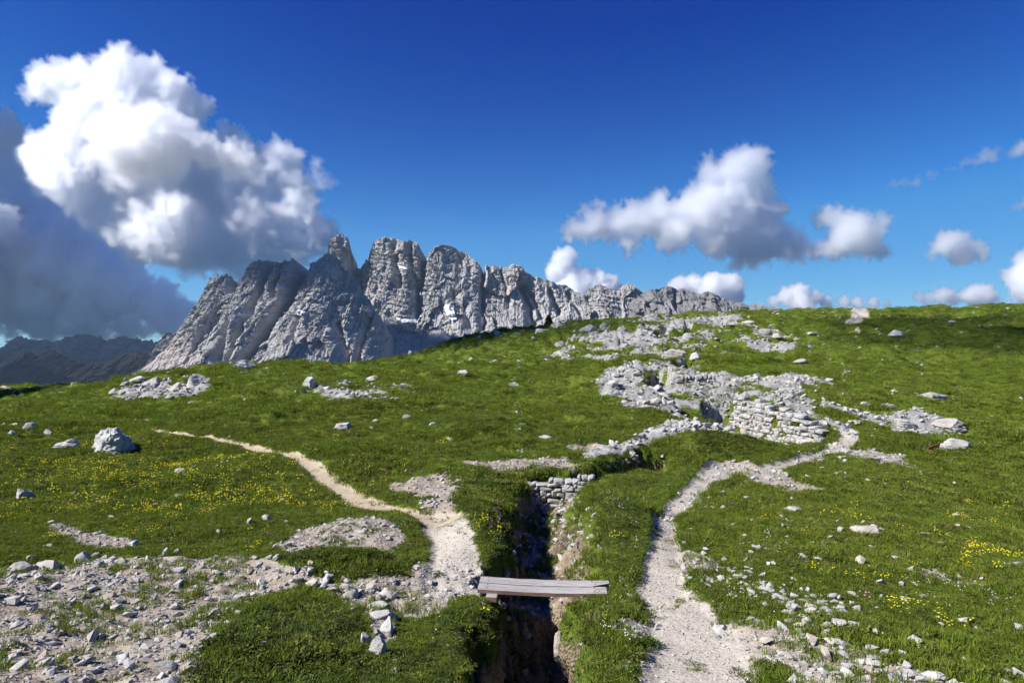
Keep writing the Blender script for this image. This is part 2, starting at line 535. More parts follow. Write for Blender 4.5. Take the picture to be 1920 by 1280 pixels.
GRAVEL = [PP(q) for q in (
    [(-200, 1050), (-60, 1060), (30, 1062), (150, 1046), (280, 1040), (420, 1052), (520, 1076), (620, 1096), (690, 1120), (720, 1150), (740, 1190), (705, 1230), (690, 1180), (650, 1130), (580, 1105),
     (520, 1120), (470, 1145), (440, 1190), (390, 1240), (340, 1300), (-300, 1320)],
    [(470, 1042), (520, 1020), (580, 985), (640, 984), (720, 1000), (765, 1018), (740, 1042), (640, 1040), (560, 1052)],
    [(92, 984), (118, 984), (140, 1000), (220, 1008), (272, 1018), (220, 1026), (150, 1016), (110, 1005)],
    [(640, 1098), (760, 1085), (800, 1060), (890, 1080), (900, 1100), (860, 1130), (830, 1150), (790, 1165), (730, 1140), (690, 1125)],
    [(745, 908), (790, 900), (830, 898), (862, 905), (850, 925), (875, 950), (840, 985), (800, 965), (800, 935), (770, 925)],
    [(880, 880), (960, 862), (1050, 866), (1090, 876), (1080, 885), (1000, 880), (930, 888)],
    [(1050, 838), (1100, 836), (1130, 846), (1100, 862), (1075, 855)],
    [(1180, 825), (1240, 812), (1330, 803), (1360, 812), (1300, 822), (1220, 834)],
    [(1330, 868), (1390, 862), (1450, 880), (1510, 905), (1540, 922), (1470, 918), (1420, 905), (1370, 885)],
    [(1560, 842), (1620, 838), (1680, 852), (1740, 862), (1700, 868), (1695, 890), (1640, 880), (1590, 860)],
    [(1395, 1165), (1500, 1195), (1620, 1230), (1720, 1262), (1820, 1300), (1500, 1310), (1430, 1230), (1350, 1180)],
    [(1160, 1170), (1220, 1160), (1240, 1200), (1190, 1210), (1150, 1190)],
    [(1275, 1045), (1310, 1050), (1345, 1075), (1320, 1080), (1290, 1065)],
    [(1690, 1060), (1760, 1070), (1840, 1098), (1780, 1092), (1720, 1080)],
)]
ROCKZ = [PP(q) for q in (
    [(1105, 738), (1135, 722), (1165, 716), (1200, 722), (1250, 745), (1290, 762), (1275, 770), (1225, 772), (1160, 752)],
    [(1130, 690), (1180, 680), (1250, 682), (1245, 694), (1205, 700), (1200, 716), (1160, 716), (1125, 712)],
    [(1250, 684), (1300, 688), (1370, 702), (1400, 712), (1370, 722), (1300, 708), (1280, 735), (1258, 738)],
    [(1300, 722), (1360, 724), (1420, 738), (1400, 748), (1330, 738)],
    [(1310, 770), (1360, 765), (1410, 782), (1440, 800), (1380, 798), (1330, 800), (1290, 812), (1270, 800)],
    [(1370, 690), (1440, 694), (1510, 706), (1560, 716), (1500, 728), (1430, 722), (1400, 706)],
    [(1410, 730), (1500, 732), (1520, 742), (1460, 745)],
    [(1670, 775), (1720, 772), (1780, 790), (1800, 806), (1740, 808), (1690, 800), (1660, 792)],
    [(1090, 620), (1150, 612), (1230, 618), (1250, 630), (1200, 642), (1140, 645), (1120, 632)],
    [(1235, 600), (1310, 592), (1370, 588), (1360, 604), (1290, 606), (1250, 618)],
    [(1040, 648), (1075, 635), (1082, 640), (1060, 654), (1085, 650), (1055, 662), (1038, 660)],
    [(220, 728), (300, 715), (370, 715), (390, 725), (330, 742), (260, 740)],
    [(1500, 800), (1590, 790), (1600, 815), (1560, 800)],
    [(1085, 862), (1130, 846), (1190, 828), (1260, 812), (1330, 800), (1345, 815), (1280, 826), (1200, 845), (1140, 862), (1100, 875)],
    [(1390, 744), (1440, 742), (1500, 752), (1540, 775), (1560, 790), (1530, 790), (1480, 766)],
)]
THIN = [PP(q) for q in (
    [(1020, 655), (1090, 608), (1240, 592), (1400, 586), (1420, 612), (1330, 650), (1322, 682), (1400, 698), (1560, 714), (1500, 742), (1640, 768), (1800, 800), (1700, 812), (1560, 792), (1440, 800), (1330, 802), (1280, 772), (1200, 772), (1120, 742), (1150, 682), (1060, 668)],
    [(1380, 605), (1460, 605), (1560, 640), (1440, 660), (1360, 640)],
    [(190, 745), (240, 712), (330, 700), (480, 684), (500, 700), (400, 722), (390, 745), (300, 755)],
    [(560, 715), (700, 708), (800, 712), (780, 760), (640, 760), (560, 745)],
    [(1450, 760), (1560, 765), (1700, 775), (1680, 800), (1540, 785)],
)]
DIRT = [PP(q) for q in (
    [(1000, 1090), (1090, 1090), (1105, 1050), (1075, 985), (1020, 990), (1005, 1040)],
    [(1100, 840), (1120, 860), (1090, 870)],
    [(190, 778), (206, 785), (203, 790), (186, 783)],
)]
# trenches: (line px, half width m, depth m, wall softness m)
TR_NEAR = px_path([(960, 1420, 1), (972, 1300, 1), (990, 1200, 1), (1005, 1110, 1), (1015, 1070, 1)])[0]
TR_BACK = px_path([(1012, 1090, 1), (1030, 1040, 1), (1030, 1000, 1), (1022, 960, 1), (1026, 925, 1), (1034, 899, 1)])[0]
TR_MID = px_path([(1040, 900, 1), (1095, 897, 1), (1140, 886, 1), (1185, 878, 1), (1230, 858, 1)])[0]
WALL_A, WALL_B = np.array(P(1362, 757)), np.array(P(1528, 806))
_wd = (WALL_B - WALL_A) / np.linalg.norm(WALL_B - WALL_A); _wn = np.array([_wd[1], -_wd[0]])
TR_PIT = np.array([WALL_A + _wn * 0.5, WALL_B + _wn * 0.5, WALL_B + _wd * 0.9 + _wn * 1.3])
UP_A, UP_B = np.array(P(1250, 686)), np.array(P(1264, 714))
_ud = (UP_B - UP_A) / np.linalg.norm(UP_B - UP_A); _un = np.array([_ud[1], -_ud[0]])
TR_FAR = np.array([UP_A + _un * 0.7 - _ud * 1.0, UP_B + _un * 0.7, UP_B + _un * 1.0 + _ud * 1.5])
CLEFTS = [px_path([(1226, 634, 1), (1234, 622, 1), (1246, 608, 1), (1252, 602, 1)])[0], px_path([(1288, 622, 1), (1289, 608, 1), (1291, 600, 1)])[0],
          px_path([(1270, 676, 1), (1282, 664, 1), (1284, 658, 1)])[0]]
TRENCHES = [(TR_NEAR, 0.56, 1.75, 0.34), (TR_BACK, 0.95, 0.95, 0.8), (TR_MID, 0.72, 1.3, 0.4), (TR_PIT, 1.0, 1.25, 0.3), (TR_FAR, 1.0, 1.9, 0.4),
            (CLEFTS[0], 0.8, 2.6, 0.6), (CLEFTS[1], 0.5, 2.2, 0.5), (CLEFTS[2], 0.9, 2.2, 0.5)]
# soft mounds and hollows: (u, v, rx m, ry m, height m)
BUMPS = [(1150, 985, 0.95, 3.2, 0.40), (885, 1000, 0.55, 2.6, 0.34), (870, 1160, 0.6, 0.9, 0.12), (560, 1200, 1.4, 1.1, 0.12), (1120, 1200, 0.6, 1.0, 0.10),
         (1660, 905, 3.0, 2.0, 0.15), (1740, 838, 2.2, 1.4, 0.3), (1352, 842, 1.3, 1.3, 0.35), (1290, 870, 1.3, 1.7, 0.3), (690, 1010, 1.2, 1.6, 0.3), (610, 1075, 1.6, 0.7, 0.25),
         (700, 690, 5, 4, 0.5), (560, 725, 4, 2.5, 0.45), (660, 760, 3, 2, 0.35), (350, 730, 7, 4, 0.6), (850, 705, 4, 2, -0.5), (1010, 718, 6, 2.0, -0.6),
         (1180, 742, 4, 3, 0.6), (1170, 700, 4, 3, 0.5), (1300, 700, 4, 3, 0.6), (330, 870, 3.5, 1.8, -0.4), (640, 860, 5, 3, 0.3)]
BUMPS = [(*P(u, v), rx, ry, h) for u, v, rx, ry, h in BUMPS]
_c = WALL_A * .42 + WALL_B * .58 + _wn * 2.6
BUMPS += [(_c[0], _c[1], 2.7, 3.6, -1.25)]


def trench_carve(x, y):
    """Depth carved at (x, y) (>= 0) and the trench mask 0..1."""
    jit = 0.12 * perlin(x * 1.1, y * 1.1, 3.3) + 0.07 * perlin(x * 3.3, y * 3.3, 7.7) + 0.045 * perlin(x * 8.3, y * 8.3, 2.7)
    cut = np.zeros(np.shape(x))
    for line, hw, dep, soft in TRENCHES:
        lo = line.min(0) - 4; hi = line.max(0) + 4
        m = (x > lo[0]) & (x < hi[0]) & (y > lo[1]) & (y < hi[1])
        if not np.any(m): continue
        d, _ = seg_dist(x[m], y[m], line)
        s = hw - d + jit[m] * (1 + hw)
        if line is TR_BACK:
            rgt = x[m] > np.interp(y[m], line[:, 1], line[:, 0])
            c = dep * np.where(rgt, sstep(-.30, 1.15, s), sstep(-.08, .30, s - .10))
        else:
            c = dep * sstep(-soft * 0.25, soft, s)
        cut[m] = np.maximum(cut[m], c)
    deepish = sstep(.1, .6, cut)
    return cut - deepish * (0.10 * np.maximum(perlin(x * 2.4, y * 2.4, 1.2), 0) + .06 * np.abs(perlin(x * 7, y * 7, 3.2)))


def mask_fields(x, y):
    """gravel, dirt, rock masks in about 0..1 (soft, noise is added in the material)."""
    far = np.clip(y / 25.0, 0.35, 4.0)
    wob = perlin(x * 0.9, y * 0.9, 1.5) * 0.22 * far + perlin(x * 2.7, y * 2.7, 2.5) * 0.13 * far + perlin(x * .3, y * .3, 8.5) * .12 * far
    xw = x + far * (.26 * perlin(x * .5, y * .5, 14.5) + .15 * perlin(x * 1.5, y * 1.5, 15.5)); yw = y + far * (.36 * perlin(x * .5, y * .5, 16.5) + .2 * perlin(x * 1.5, y * 1.5, 17.5))
    g = np.zeros(np.shape(x)); d = np.zeros(np.shape(x)); r = np.zeros(np.shape(x)); pa = np.zeros(np.shape(x)); rd = np.zeros(np.shape(x))

    def put(dst, sd, m, w):
        dst[m] = np.maximum(dst[m], sstep(-w, w, sd))
    for polys, dst in ((GRAVEL, g), (ROCKZ, r), (DIRT, d), (THIN, r)):
        for q in polys:
            lo = q.min(0) - 2; hi = q.max(0) + 2
            m = (x > lo[0]) & (x < hi[0]) & (y > lo[1]) & (y < hi[1])
            if not np.any(m): continue
            sd = poly_sd(xw[m], yw[m], q)
            if polys is THIN:
                patch = sstep(.0, .42, fbm(x[m] * .22, y[m] * .3, 41.5, 4, .6) - .12 * sstep(75, 110, y[m]))
                dst[m] = np.maximum(dst[m], .78 * patch * sstep(-1.5, 2.0, sd))
                continue
            put(dst, sd + wob[m], m, 0.22 * np.clip(q[:, 1].mean() / 18.0, 0.6, 4))
    for (line, w), dst in ((PATH_LEFT, pa), (PATH_RIGHT, pa), (ROAD_FAR, rd), (TRAIL_FAR, rd), (PATH_FARLEFT, rd)):
        lo = line.min(0) - 4; hi = line.max(0) + 4
        m = (x > lo[0]) & (x < hi[0]) & (y > lo[1]) & (y < hi[1])
        if not np.any(m): continue
        dd, ww = seg_dist(x[m], y[m], line, w)
        put(dst, ww - dd + wob[m] * 0.45, m, np.clip(ww * 0.35, 0.06, 0.5))
    return g, d, r, pa, rd


def ground_fields(x, y):
    z = base_z(x, y)
    pd_ = np.full(np.shape(x), 9.0)
    for line in (PATH_LEFT[0], PATH_RIGHT[0]):
        lo = line.min(0) - 3; hi = line.max(0) + 3
        m = (x > lo[0]) & (x < hi[0]) & (y > lo[1]) & (y < hi[1])
        if np.any(m): pd_[m] = np.minimum(pd_[m], seg_dist(x[m], y[m], line)[0])
    calm = 1 - 0.9 * np.exp(-(pd_ / 1.3) ** 2)
    near = sstep(1.0, 5.0, y) * (1 - .6 * (1 - calm))
    far = sstep(30, 110, y)
    z = z + near * (0.10 * fbm(x * 0.42, y * 0.42, 0.5, 3) + 0.045 * perlin(x * 1.5, y * 1.5, 9.5) + 0.022 * perlin(x * 4.1, y * 4.1, 5.5))
    z = z + far * (0.42 * fbm(x * 0.085, y * 0.085, 2.5, 4))
    hum = np.maximum(perlin(x * 0.55, y * 0.8, 12.5), 0) ** 0.8 + 0.7 * np.maximum(perlin(x * 0.23, y * 0.42, 22.5) - .05, 0) ** 0.7 * far
    z = z + (0.16 + 0.52 * far) * sstep(9, 40, y) * hum * calm
    z = z + 0.10 * sstep(8, 30, y) * calm * np.maximum(perlin(x * 1.25, y * 1.6, 21.5), 0)
    mid = sstep(13, 32, y)
    mid = mid * calm
    z = z + mid * 0.26 * fbm(x * 0.17, y * 0.24, 31.5, 3)
    bk = perlin(x * 0.17, y * 0.30, 33.5) + 0.35 * perlin(x * 0.6, y * 0.9, 35.5)
    z = z + mid * (0.20 + 0.25 * far) * (sstep(-0.02, 0.14, bk) - 0.5) + mid * (.12 + .2 * far) * sstep(.25, .36, bk)
    bk2 = perlin(x * 0.42, y * 0.62, 37.5) + 0.3 * perlin(x * 1.3, y * 1.7, 39.5)
    z = z + calm * sstep(10, 24, y) * (0.09 + .1 * far) * sstep(0.1, 0.22, bk2)
    z = z - 0.75 * sstep(20, 60, y) * calm - 0.45 * far      # the hummocks stand on, not above, the surveyed slope
    z = z + sstep(180, 400, y) * 12 * fbm(x * 0.01, y * 0.01, 2.2, 4)
    for bx, by, rx, ry, h in BUMPS:
        q = ((x - bx) / rx) ** 2 + ((y - by) / ry) ** 2
        z = z + h * np.exp(-q * 1.2)
    g, d, r, pa, rd = mask_fields(x, y)
    z = z - 0.10 * pa + 0.03 * g * perlin(x * 6, y * 6, 1.1) + r * 0.16 * ridged(x * 0.9, y * 0.9, 4.4, 3)
    cut = trench_carve(x, y)
    z = z - cut
    return z, g, d, r, pa, rd, cut


def gz(x, y):
    x = np.atleast_1d(np.asarray(x, float)); y = np.atleast_1d(np.asarray(y, float))
    return ground_fields(x, y)[0]


def ground_at(u, v):
    x, y = P(u, v)
    return Vector((x, y, float(gz(x, y)[0])))


# terrain mesh: a fan of columns, closer together near the viewer and along the trench
us = np.concatenate([np.arange(-700, -160, 14), np.arange(-160, 860, 3.4), np.arange(860, 1200, 2.0), np.arange(1200, 2090, 3.4), np.arange(2090, 2700, 14)])
ds = np.concatenate([np.exp(np.linspace(math.log(0.6), math.log(4.5), 40))[:-1], np.exp(np.linspace(math.log(4.5), math.log(26), 330))[:-1],
                     np.exp(np.linspace(math.log(26), math.log(175), 270))[:-1], np.exp(np.linspace(math.log(175), math.log(800), 50))])
DD, UU = np.meshgrid(ds, us, indexing='ij')
GX = (UU - 960) / F_PX * (DD + 1.5 * np.exp(-DD / 3.0)); GY = DD
gz_, gg, gd, gr, gp, grd, gcut = ground_fields(GX.ravel(), GY.ravel())
nr, nc = GX.shape
gv = np.stack([GX.ravel(), GY.ravel(), gz_], 1)
gf = grid_faces(nr, nc)
# trench walls are bare earth and stone, floors trodden dirt
steep = np.clip(np.abs(np.gradient(gcut.reshape(nr, nc), axis=1)).ravel() * 0 + sstep(0.15, 0.6, gcut), 0, 1)
farside = sstep(24, 30, gv[:, 1])
gd = np.maximum(gd, steep * 0.85 * (1 - farside * 0.6)); gr2 = np.maximum(gr, steep * farside * 0.25)
_lp = gp * sstep(12.5, 14.5, gv[:, 1]) * (gv[:, 0] < -0.5)
_rp = gp * np.exp(-((gv[:, 1] - 12.5) / 3.0) ** 2) * (gv[:, 0] > 0) * .42
gsand = np.maximum(_lp, _rp)
gravel_all = np.maximum(np.maximum(gg, gp * (1 - _lp)), grd)


def submesh(name, sel, kind, mat):
    f = gf[sel]
    used = np.unique(f); remap = np.zeros(len(gv), np.int32); remap[used] = np.arange(len(used))
    me = mesh_np(name, gv[used], remap[f], True, mat)
    attr(me, "gravel", gravel_all[used]); attr(me, "dirt", gd[used]); attr(me, "rock", gr2[used]); attr(me, "sand", gsand[used]); attr(me, "soil", np.clip(gg * (1 - gp), 0, 1)[used])
    o = link(name, me)
    o['kind'] = kind
    return o


def fmean(a): return a[gf].mean(1)


f_path = fmean(gp) > 0.5; f_road = fmean(grd) > 0.45; f_tr = fmean(gcut) > 0.35
f_gr = (fmean(gg) > 0.5) & ~f_path & ~f_road & ~f_tr
f_path &= ~f_tr
f_left = f_path & (gv[gf][:, :, 0].mean(1) < 0)
submesh("meadow_ground", ~(f_path | f_road | f_tr | f_gr), 'structure', M['ground'])
submesh("dirt_path", f_left, 'structure', M['ground'])
submesh("gravel_path", f_path & ~f_left, 'structure', M['ground'])
submesh("gravel_road", f_road, 'structure', M['ground'])
submesh("trench_ground", f_tr, 'structure', M['ground'])
submesh("gravel_ground", f_gr & ~f_road, 'structure', M['ground'])

# valley floor far below, out to the horizon
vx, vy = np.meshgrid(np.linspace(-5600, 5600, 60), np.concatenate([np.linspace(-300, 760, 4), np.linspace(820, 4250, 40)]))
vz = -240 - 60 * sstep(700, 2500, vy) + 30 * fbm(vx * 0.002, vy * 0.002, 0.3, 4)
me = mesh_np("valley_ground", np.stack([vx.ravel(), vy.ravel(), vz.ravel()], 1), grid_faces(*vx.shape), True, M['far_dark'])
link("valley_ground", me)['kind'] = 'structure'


# ------------------------------------------------------------------ mountains: rock faces grown from ridge lines
def interp_line(pts, x):
    p = np.array(pts, float)
    return np.interp(x, p[:, 0], p[:, 1])


def mountain(name, ridge, depth, base_v, run, step, mat, gullies=(), flute=1.0, seed=0.0, rows=170, ledge=1.0, jag=1.0, bulge=None, green=0.0, lean=1.0):
    """ridge: photo pixels of the crest. Builds the camera side (from the foot up to the crest) and a back slope."""
    u = np.arange(ridge[0][0], ridge[-1][0] + step, step)
    X = (u - 960) / F_PX * depth
    sc = depth / F_PX                                # metres per photo pixel
    zc = (640 - interp_line(ridge, u)) * sc
    zc = zc + jag * sc * (2.0 * fbm(u * 0.11 + seed, u * 0 + 0.37, 0.2, 5, 0.65) + 2.0 * facets(u * 0.09, u * 0 + seed, seed) + 1.0 * facets(u * 0.31, u * 0 + seed, seed + 1))
    zb = (640 - base_v) * sc
    s = np.linspace(0, 1, rows)[:, None]
    Z = zb + np.maximum(zc[None, :] - zb, 2.0) * s
    Xg = np.repeat(X[None, :], rows, 0)
    Y = depth - run * (1 - s) ** lean * np.ones_like(Xg)
    a, b = Xg / (60 * sc), Z / (60 * sc)             # about 60 photo pixels per unit
    wx = a + 0.10 * fbm(a * 3.1, b * 2.1, seed + 1, 4); wz = b + 0.10 * fbm(a * 3.1, b * 2.1, seed + 5, 4)
    big = fbm(a * 0.6 + seed, b * 0.45, seed + 7, 3)
    f1 = facets(wx * 1.25, wz * 0.8, seed)
    f2 = facets(wx * 3.6 + 7, wz * 2.5 + 3, seed + 2)
    f3 = facets(wx * 10 + 3, wz * 8 + 1, seed + 4)
    fl = ridged(wx * 2.6 + seed, wz * 0.5, seed, 5, 0.6) - 1.4
    rough = fbm(wx * 9, wz * 9, seed + 3, 4, 0.65)
    fade = np.sin(np.clip(s, 0, 1) * math.pi * 0.5) ** 0.4 * (1 - 0.55 * s ** 10)
    rel = fade * sc * (24 * flute * big + 16 * flute * f1 + 7.0 * f2 + 3.0 * f3 + 2.5 * flute * fl + 2.6 * rough)
    tilt = b * 6.5 + 1.1 * a + 0.35 * fbm(a * 2.5, b * 1.2, seed + 2, 4)
    def saw(q): q = q - np.floor(q); return sstep(0.0, 0.22, q) - q
    led = saw(tilt) + 0.55 * saw(tilt * 2.7 + 0.4 * perlin(a * 3, b, seed)) + 0.3 * saw(tilt * 6.1)
    rel = rel + fade * ledge * sc * 4.5 * led * sstep(-0.3, 0.4, perlin(a * 0.8, b * 0.8, seed + 9))
    if bulge:
        for bu, bv, bw, bh, bd in bulge:
            q = ((Xg / sc + 960 - bu) / bw) ** 2 + ((640 - Z / sc - bv) / bh) ** 2
            rel = rel + bd * sc * np.exp(-q)
    Y = Y - rel
    for line, w, dep in gullies:
        L = np.array([((p[0] - 960) * sc, (640 - p[1]) * sc) for p in line])
        d, _ = seg_dist(Xg + sc * 3 * fbm(a * 3, b * 3, 1.7, 3), Z, L)
        Y = Y + dep * sc * np.exp(-(d / (w * sc)) ** 2)
    V = np.stack([Xg, Y, Z], -1)
    nb = 26                                          # back slope
    t = np.linspace(0, 1, nb + 1)[1:, None]
    Yb = V[-1, :, 1][None] + t * run * 1.2
    Zb = zc[None] + (zb - zc[None]) * t ** 0.8 + 10 * sc * t * (1 - t) * fbm(X[None] / (40 * sc), Yb / (40 * sc), seed, 3)
    V = np.concatenate([V, np.stack([np.repeat(X[None], nb, 0), Yb, Zb], -1)], 0)
    n_r, n_c = V.shape[:2]
    me = mesh_np(name, V.reshape(-1, 3), grid_faces(n_r, n_c), False, mat)
    gr = np.zeros(n_r * n_c)
    if green:
        hh = (V[..., 2] - zb) / np.maximum(zc[None] - zb, 1)
        gr = (green * (1 - sstep(0.02, 0.28, hh)) * sstep(-0.2, 0.3, fbm(V[..., 0] / (50 * sc), V[..., 2] / (50 * sc), 4.2, 3))).ravel()
    attr(me, "green", gr)
    o = link(name, me)
    o['kind'] = 'structure'
    return o, V[:rows], sc


def snow_patch(parent, V, sc, poly, name="snow_patch"):
    """A thin sheet of snow lying on the rock face inside a photo polygon."""
    rows_, cols_ = V.shape[:2]
    U = V[..., 0] / sc + 960; W = 640 - V[..., 2] / sc
    sd = poly_sd(U, W, np.array(poly, float)) + 1.2 * perlin(U * 0.3, W * 0.3, 3.1)
    f = grid_faces(rows_, cols_)
    keep = (sd.ravel()[f] > 0).sum(1) >= 3
    if not keep.any(): return
    f = f[keep]; used = np.unique(f); rm = np.zeros(rows_ * cols_, np.int32); rm[used] = np.arange(len(used))
    vv = V.reshape(-1, 3)[used].copy(); vv[:, 1] -= 5.0 * sc; vv[:, 2] += 0.4 * sc
    me = mesh_np(name, vv, rm[f], True, M['snow'])
    link(name, me, None, parent)


tt = NT("old_snow")
M['snow'] = tt.done(tt.bsdf(tt.ramp(tt.noise(tt.pos(), 0.05, 4), [(0.3, (0.66, 0.68, 0.70)), (0.7, (0.80, 0.81, 0.82))]), 0.7))

# far range at the left edge, under the cloud
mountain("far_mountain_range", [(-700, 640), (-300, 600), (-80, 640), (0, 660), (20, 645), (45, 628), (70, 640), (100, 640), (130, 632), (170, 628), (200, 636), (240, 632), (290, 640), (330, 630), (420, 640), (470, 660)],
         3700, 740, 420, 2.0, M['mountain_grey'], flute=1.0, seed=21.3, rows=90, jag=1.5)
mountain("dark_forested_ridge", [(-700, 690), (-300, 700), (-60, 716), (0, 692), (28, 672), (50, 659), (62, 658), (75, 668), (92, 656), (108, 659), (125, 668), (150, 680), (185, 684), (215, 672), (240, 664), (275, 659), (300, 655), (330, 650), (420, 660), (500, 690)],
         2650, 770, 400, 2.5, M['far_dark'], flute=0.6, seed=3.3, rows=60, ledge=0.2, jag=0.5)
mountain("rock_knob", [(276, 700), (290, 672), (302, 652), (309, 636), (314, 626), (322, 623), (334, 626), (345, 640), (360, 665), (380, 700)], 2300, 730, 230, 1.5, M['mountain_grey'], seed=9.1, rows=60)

RIDGE_B = [(560, 560), (590, 530), (608, 500), (614, 474), (618, 453), (626, 443), (636, 441), (648, 443), (655, 450), (659, 474), (662, 500), (668, 503), (680, 494), (690, 482), (696, 462), (704, 451), (722, 446), (742, 447), (756, 453), (772, 452), (786, 460),
           (793, 474), (799, 489), (804, 478), (815, 467), (831, 461), (850, 464), (862, 470), (876, 475), (888, 486), (900, 495), (907, 510), (911, 501), (927, 500), (946, 504), (960, 498), (975, 500), (990, 512), (1006, 518), (1030, 528), (1058, 535),
           (1070, 540), (1080, 549), (1094, 549), (1110, 539), (1125, 534), (1140, 541), (1154, 546), (1166, 538), (1184, 533), (1200, 545), (1230, 562), (1280, 585), (1340, 605)]
o, V, sc = mountain("main_mountain_range", RIDGE_B, 2450, 700, 600, 1.0, M['mountain'],
                    gullies=[([(662, 490), (668, 540), (690, 640)], 12, 40), ([(798, 470), (796, 520), (792, 560), (800, 600)], 4, 34), ([(907, 490), (905, 540), (907, 580), (915, 620)], 3.5, 34),
                             ([(860, 560), (880, 590), (890, 620)], 8, 22), ([(940, 510), (948, 540), (955, 580)], 4, 16), ([(980, 540), (990, 570), (1000, 610)], 6, 40), ([(988, 540), (1004, 570), (1012, 600)], 4, 24),
                             ([(1030, 545), (1038, 565), (1042, 590)], 5, 26), ([(1064, 550), (1072, 570), (1080, 590)], 4, 20), ([(1100, 560), (1106, 580)], 4, 16), ([(740, 460), (748, 500), (760, 540)], 6, 22),
                             ([(770, 460), (776, 500), (788, 540)], 5, 18)],
                    bulge=[(745, 500, 52, 90, 14), (850, 520, 52, 100, 14)], seed=1.7, rows=200, flute=0.9, ledge=1.25, jag=0.9, lean=1.6)
snow_patch(o, V, sc, [(842, 580), (850, 578), (860, 578), (862, 590), (868, 604), (858, 606), (850, 594)])
snow_patch(o, V, sc, [(748, 500), (762, 504), (775, 510), (772, 513), (756, 508)])
snow_patch(o, V, sc, [(764, 600), (790, 604), (806, 596), (802, 608), (780, 610)])
snow_patch(o, V, sc, [(907, 598), (912, 596), (913, 612), (908, 614)])
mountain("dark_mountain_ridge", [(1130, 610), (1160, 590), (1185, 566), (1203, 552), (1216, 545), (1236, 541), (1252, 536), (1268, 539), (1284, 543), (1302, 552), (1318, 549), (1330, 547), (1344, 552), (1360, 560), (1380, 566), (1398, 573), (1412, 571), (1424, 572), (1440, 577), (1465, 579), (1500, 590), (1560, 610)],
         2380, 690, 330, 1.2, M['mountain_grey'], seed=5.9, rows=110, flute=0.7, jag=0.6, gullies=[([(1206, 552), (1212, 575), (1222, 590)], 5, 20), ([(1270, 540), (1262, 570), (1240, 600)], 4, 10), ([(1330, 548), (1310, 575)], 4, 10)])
RIDGE_A = [(286, 720), (298, 690), (320, 662), (344, 626), (352, 605), (364, 596), (376, 580), (379, 560), (386, 540), (396, 523), (412, 517), (430, 517), (438, 527), (447, 524), (455, 519), (461, 503), (474, 492), (488, 488), (500, 491), (506, 497),
           (516, 492), (527, 490), (532, 494), (538, 488), (548, 486), (557, 492), (563, 506), (568, 510), (576, 503), (590, 489), (604, 478), (616, 474), (628, 478), (640, 490), (652, 508), (664, 524), (680, 545), (696, 562), (706, 578), (718, 596),
           (728, 612), (735, 630), (737, 650), (740, 680), (746, 720)]
o, V, sc = mountain("front_mountain_massif", RIDGE_A, 2000, 730, 470, 1.0, M['mountain'],
                    gullies=[([(567, 500), (560, 560), (552, 620), (540, 700)], 8, 80), ([(504, 488), (506, 540), (512, 600), (520, 700)], 5, 38), ([(440, 520), (446, 550)], 4, 20), ([(530, 490), (534, 560)], 4, 22),
                             ([(345, 625), (362, 605), (380, 575)], 4, 14), ([(478, 600), (490, 640), (505, 680)], 5, 28), ([(660, 610), (680, 640), (700, 680)], 5, 30), ([(700, 600), (704, 640), (712, 680)], 4, 28), ([(600, 600), (606, 640)], 4, 14)],
                    bulge=[(640, 660, 80, 70, 26), (460, 640, 70, 80, 16), (720, 640, 18, 40, 16)], seed=14.2, rows=230, flute=0.8, ledge=0.9, jag=1.3, green=0.9, lean=1.3)
snow_patch(o, V, sc, [(595, 592), (602, 586), (610, 589), (616, 592), (606, 597), (597, 597)])


# ------------------------------------------------------------------ clouds: closed billowing hulls filled with scattering droplets
def mat_cloud(name, density, aniso=0.0, col=(0.985, 0.988, 0.995)):
    t = NT(name)
    v = t.n("ShaderNodeVolumePrincipled")
    v.inputs['Color'].default_value = (*col, 1)
    v.inputs['Density'].default_value = density
    v.inputs['Anisotropy'].default_value = aniso
    t.l(v.outputs[0], t.out.inputs['Volume'])
    return t.m


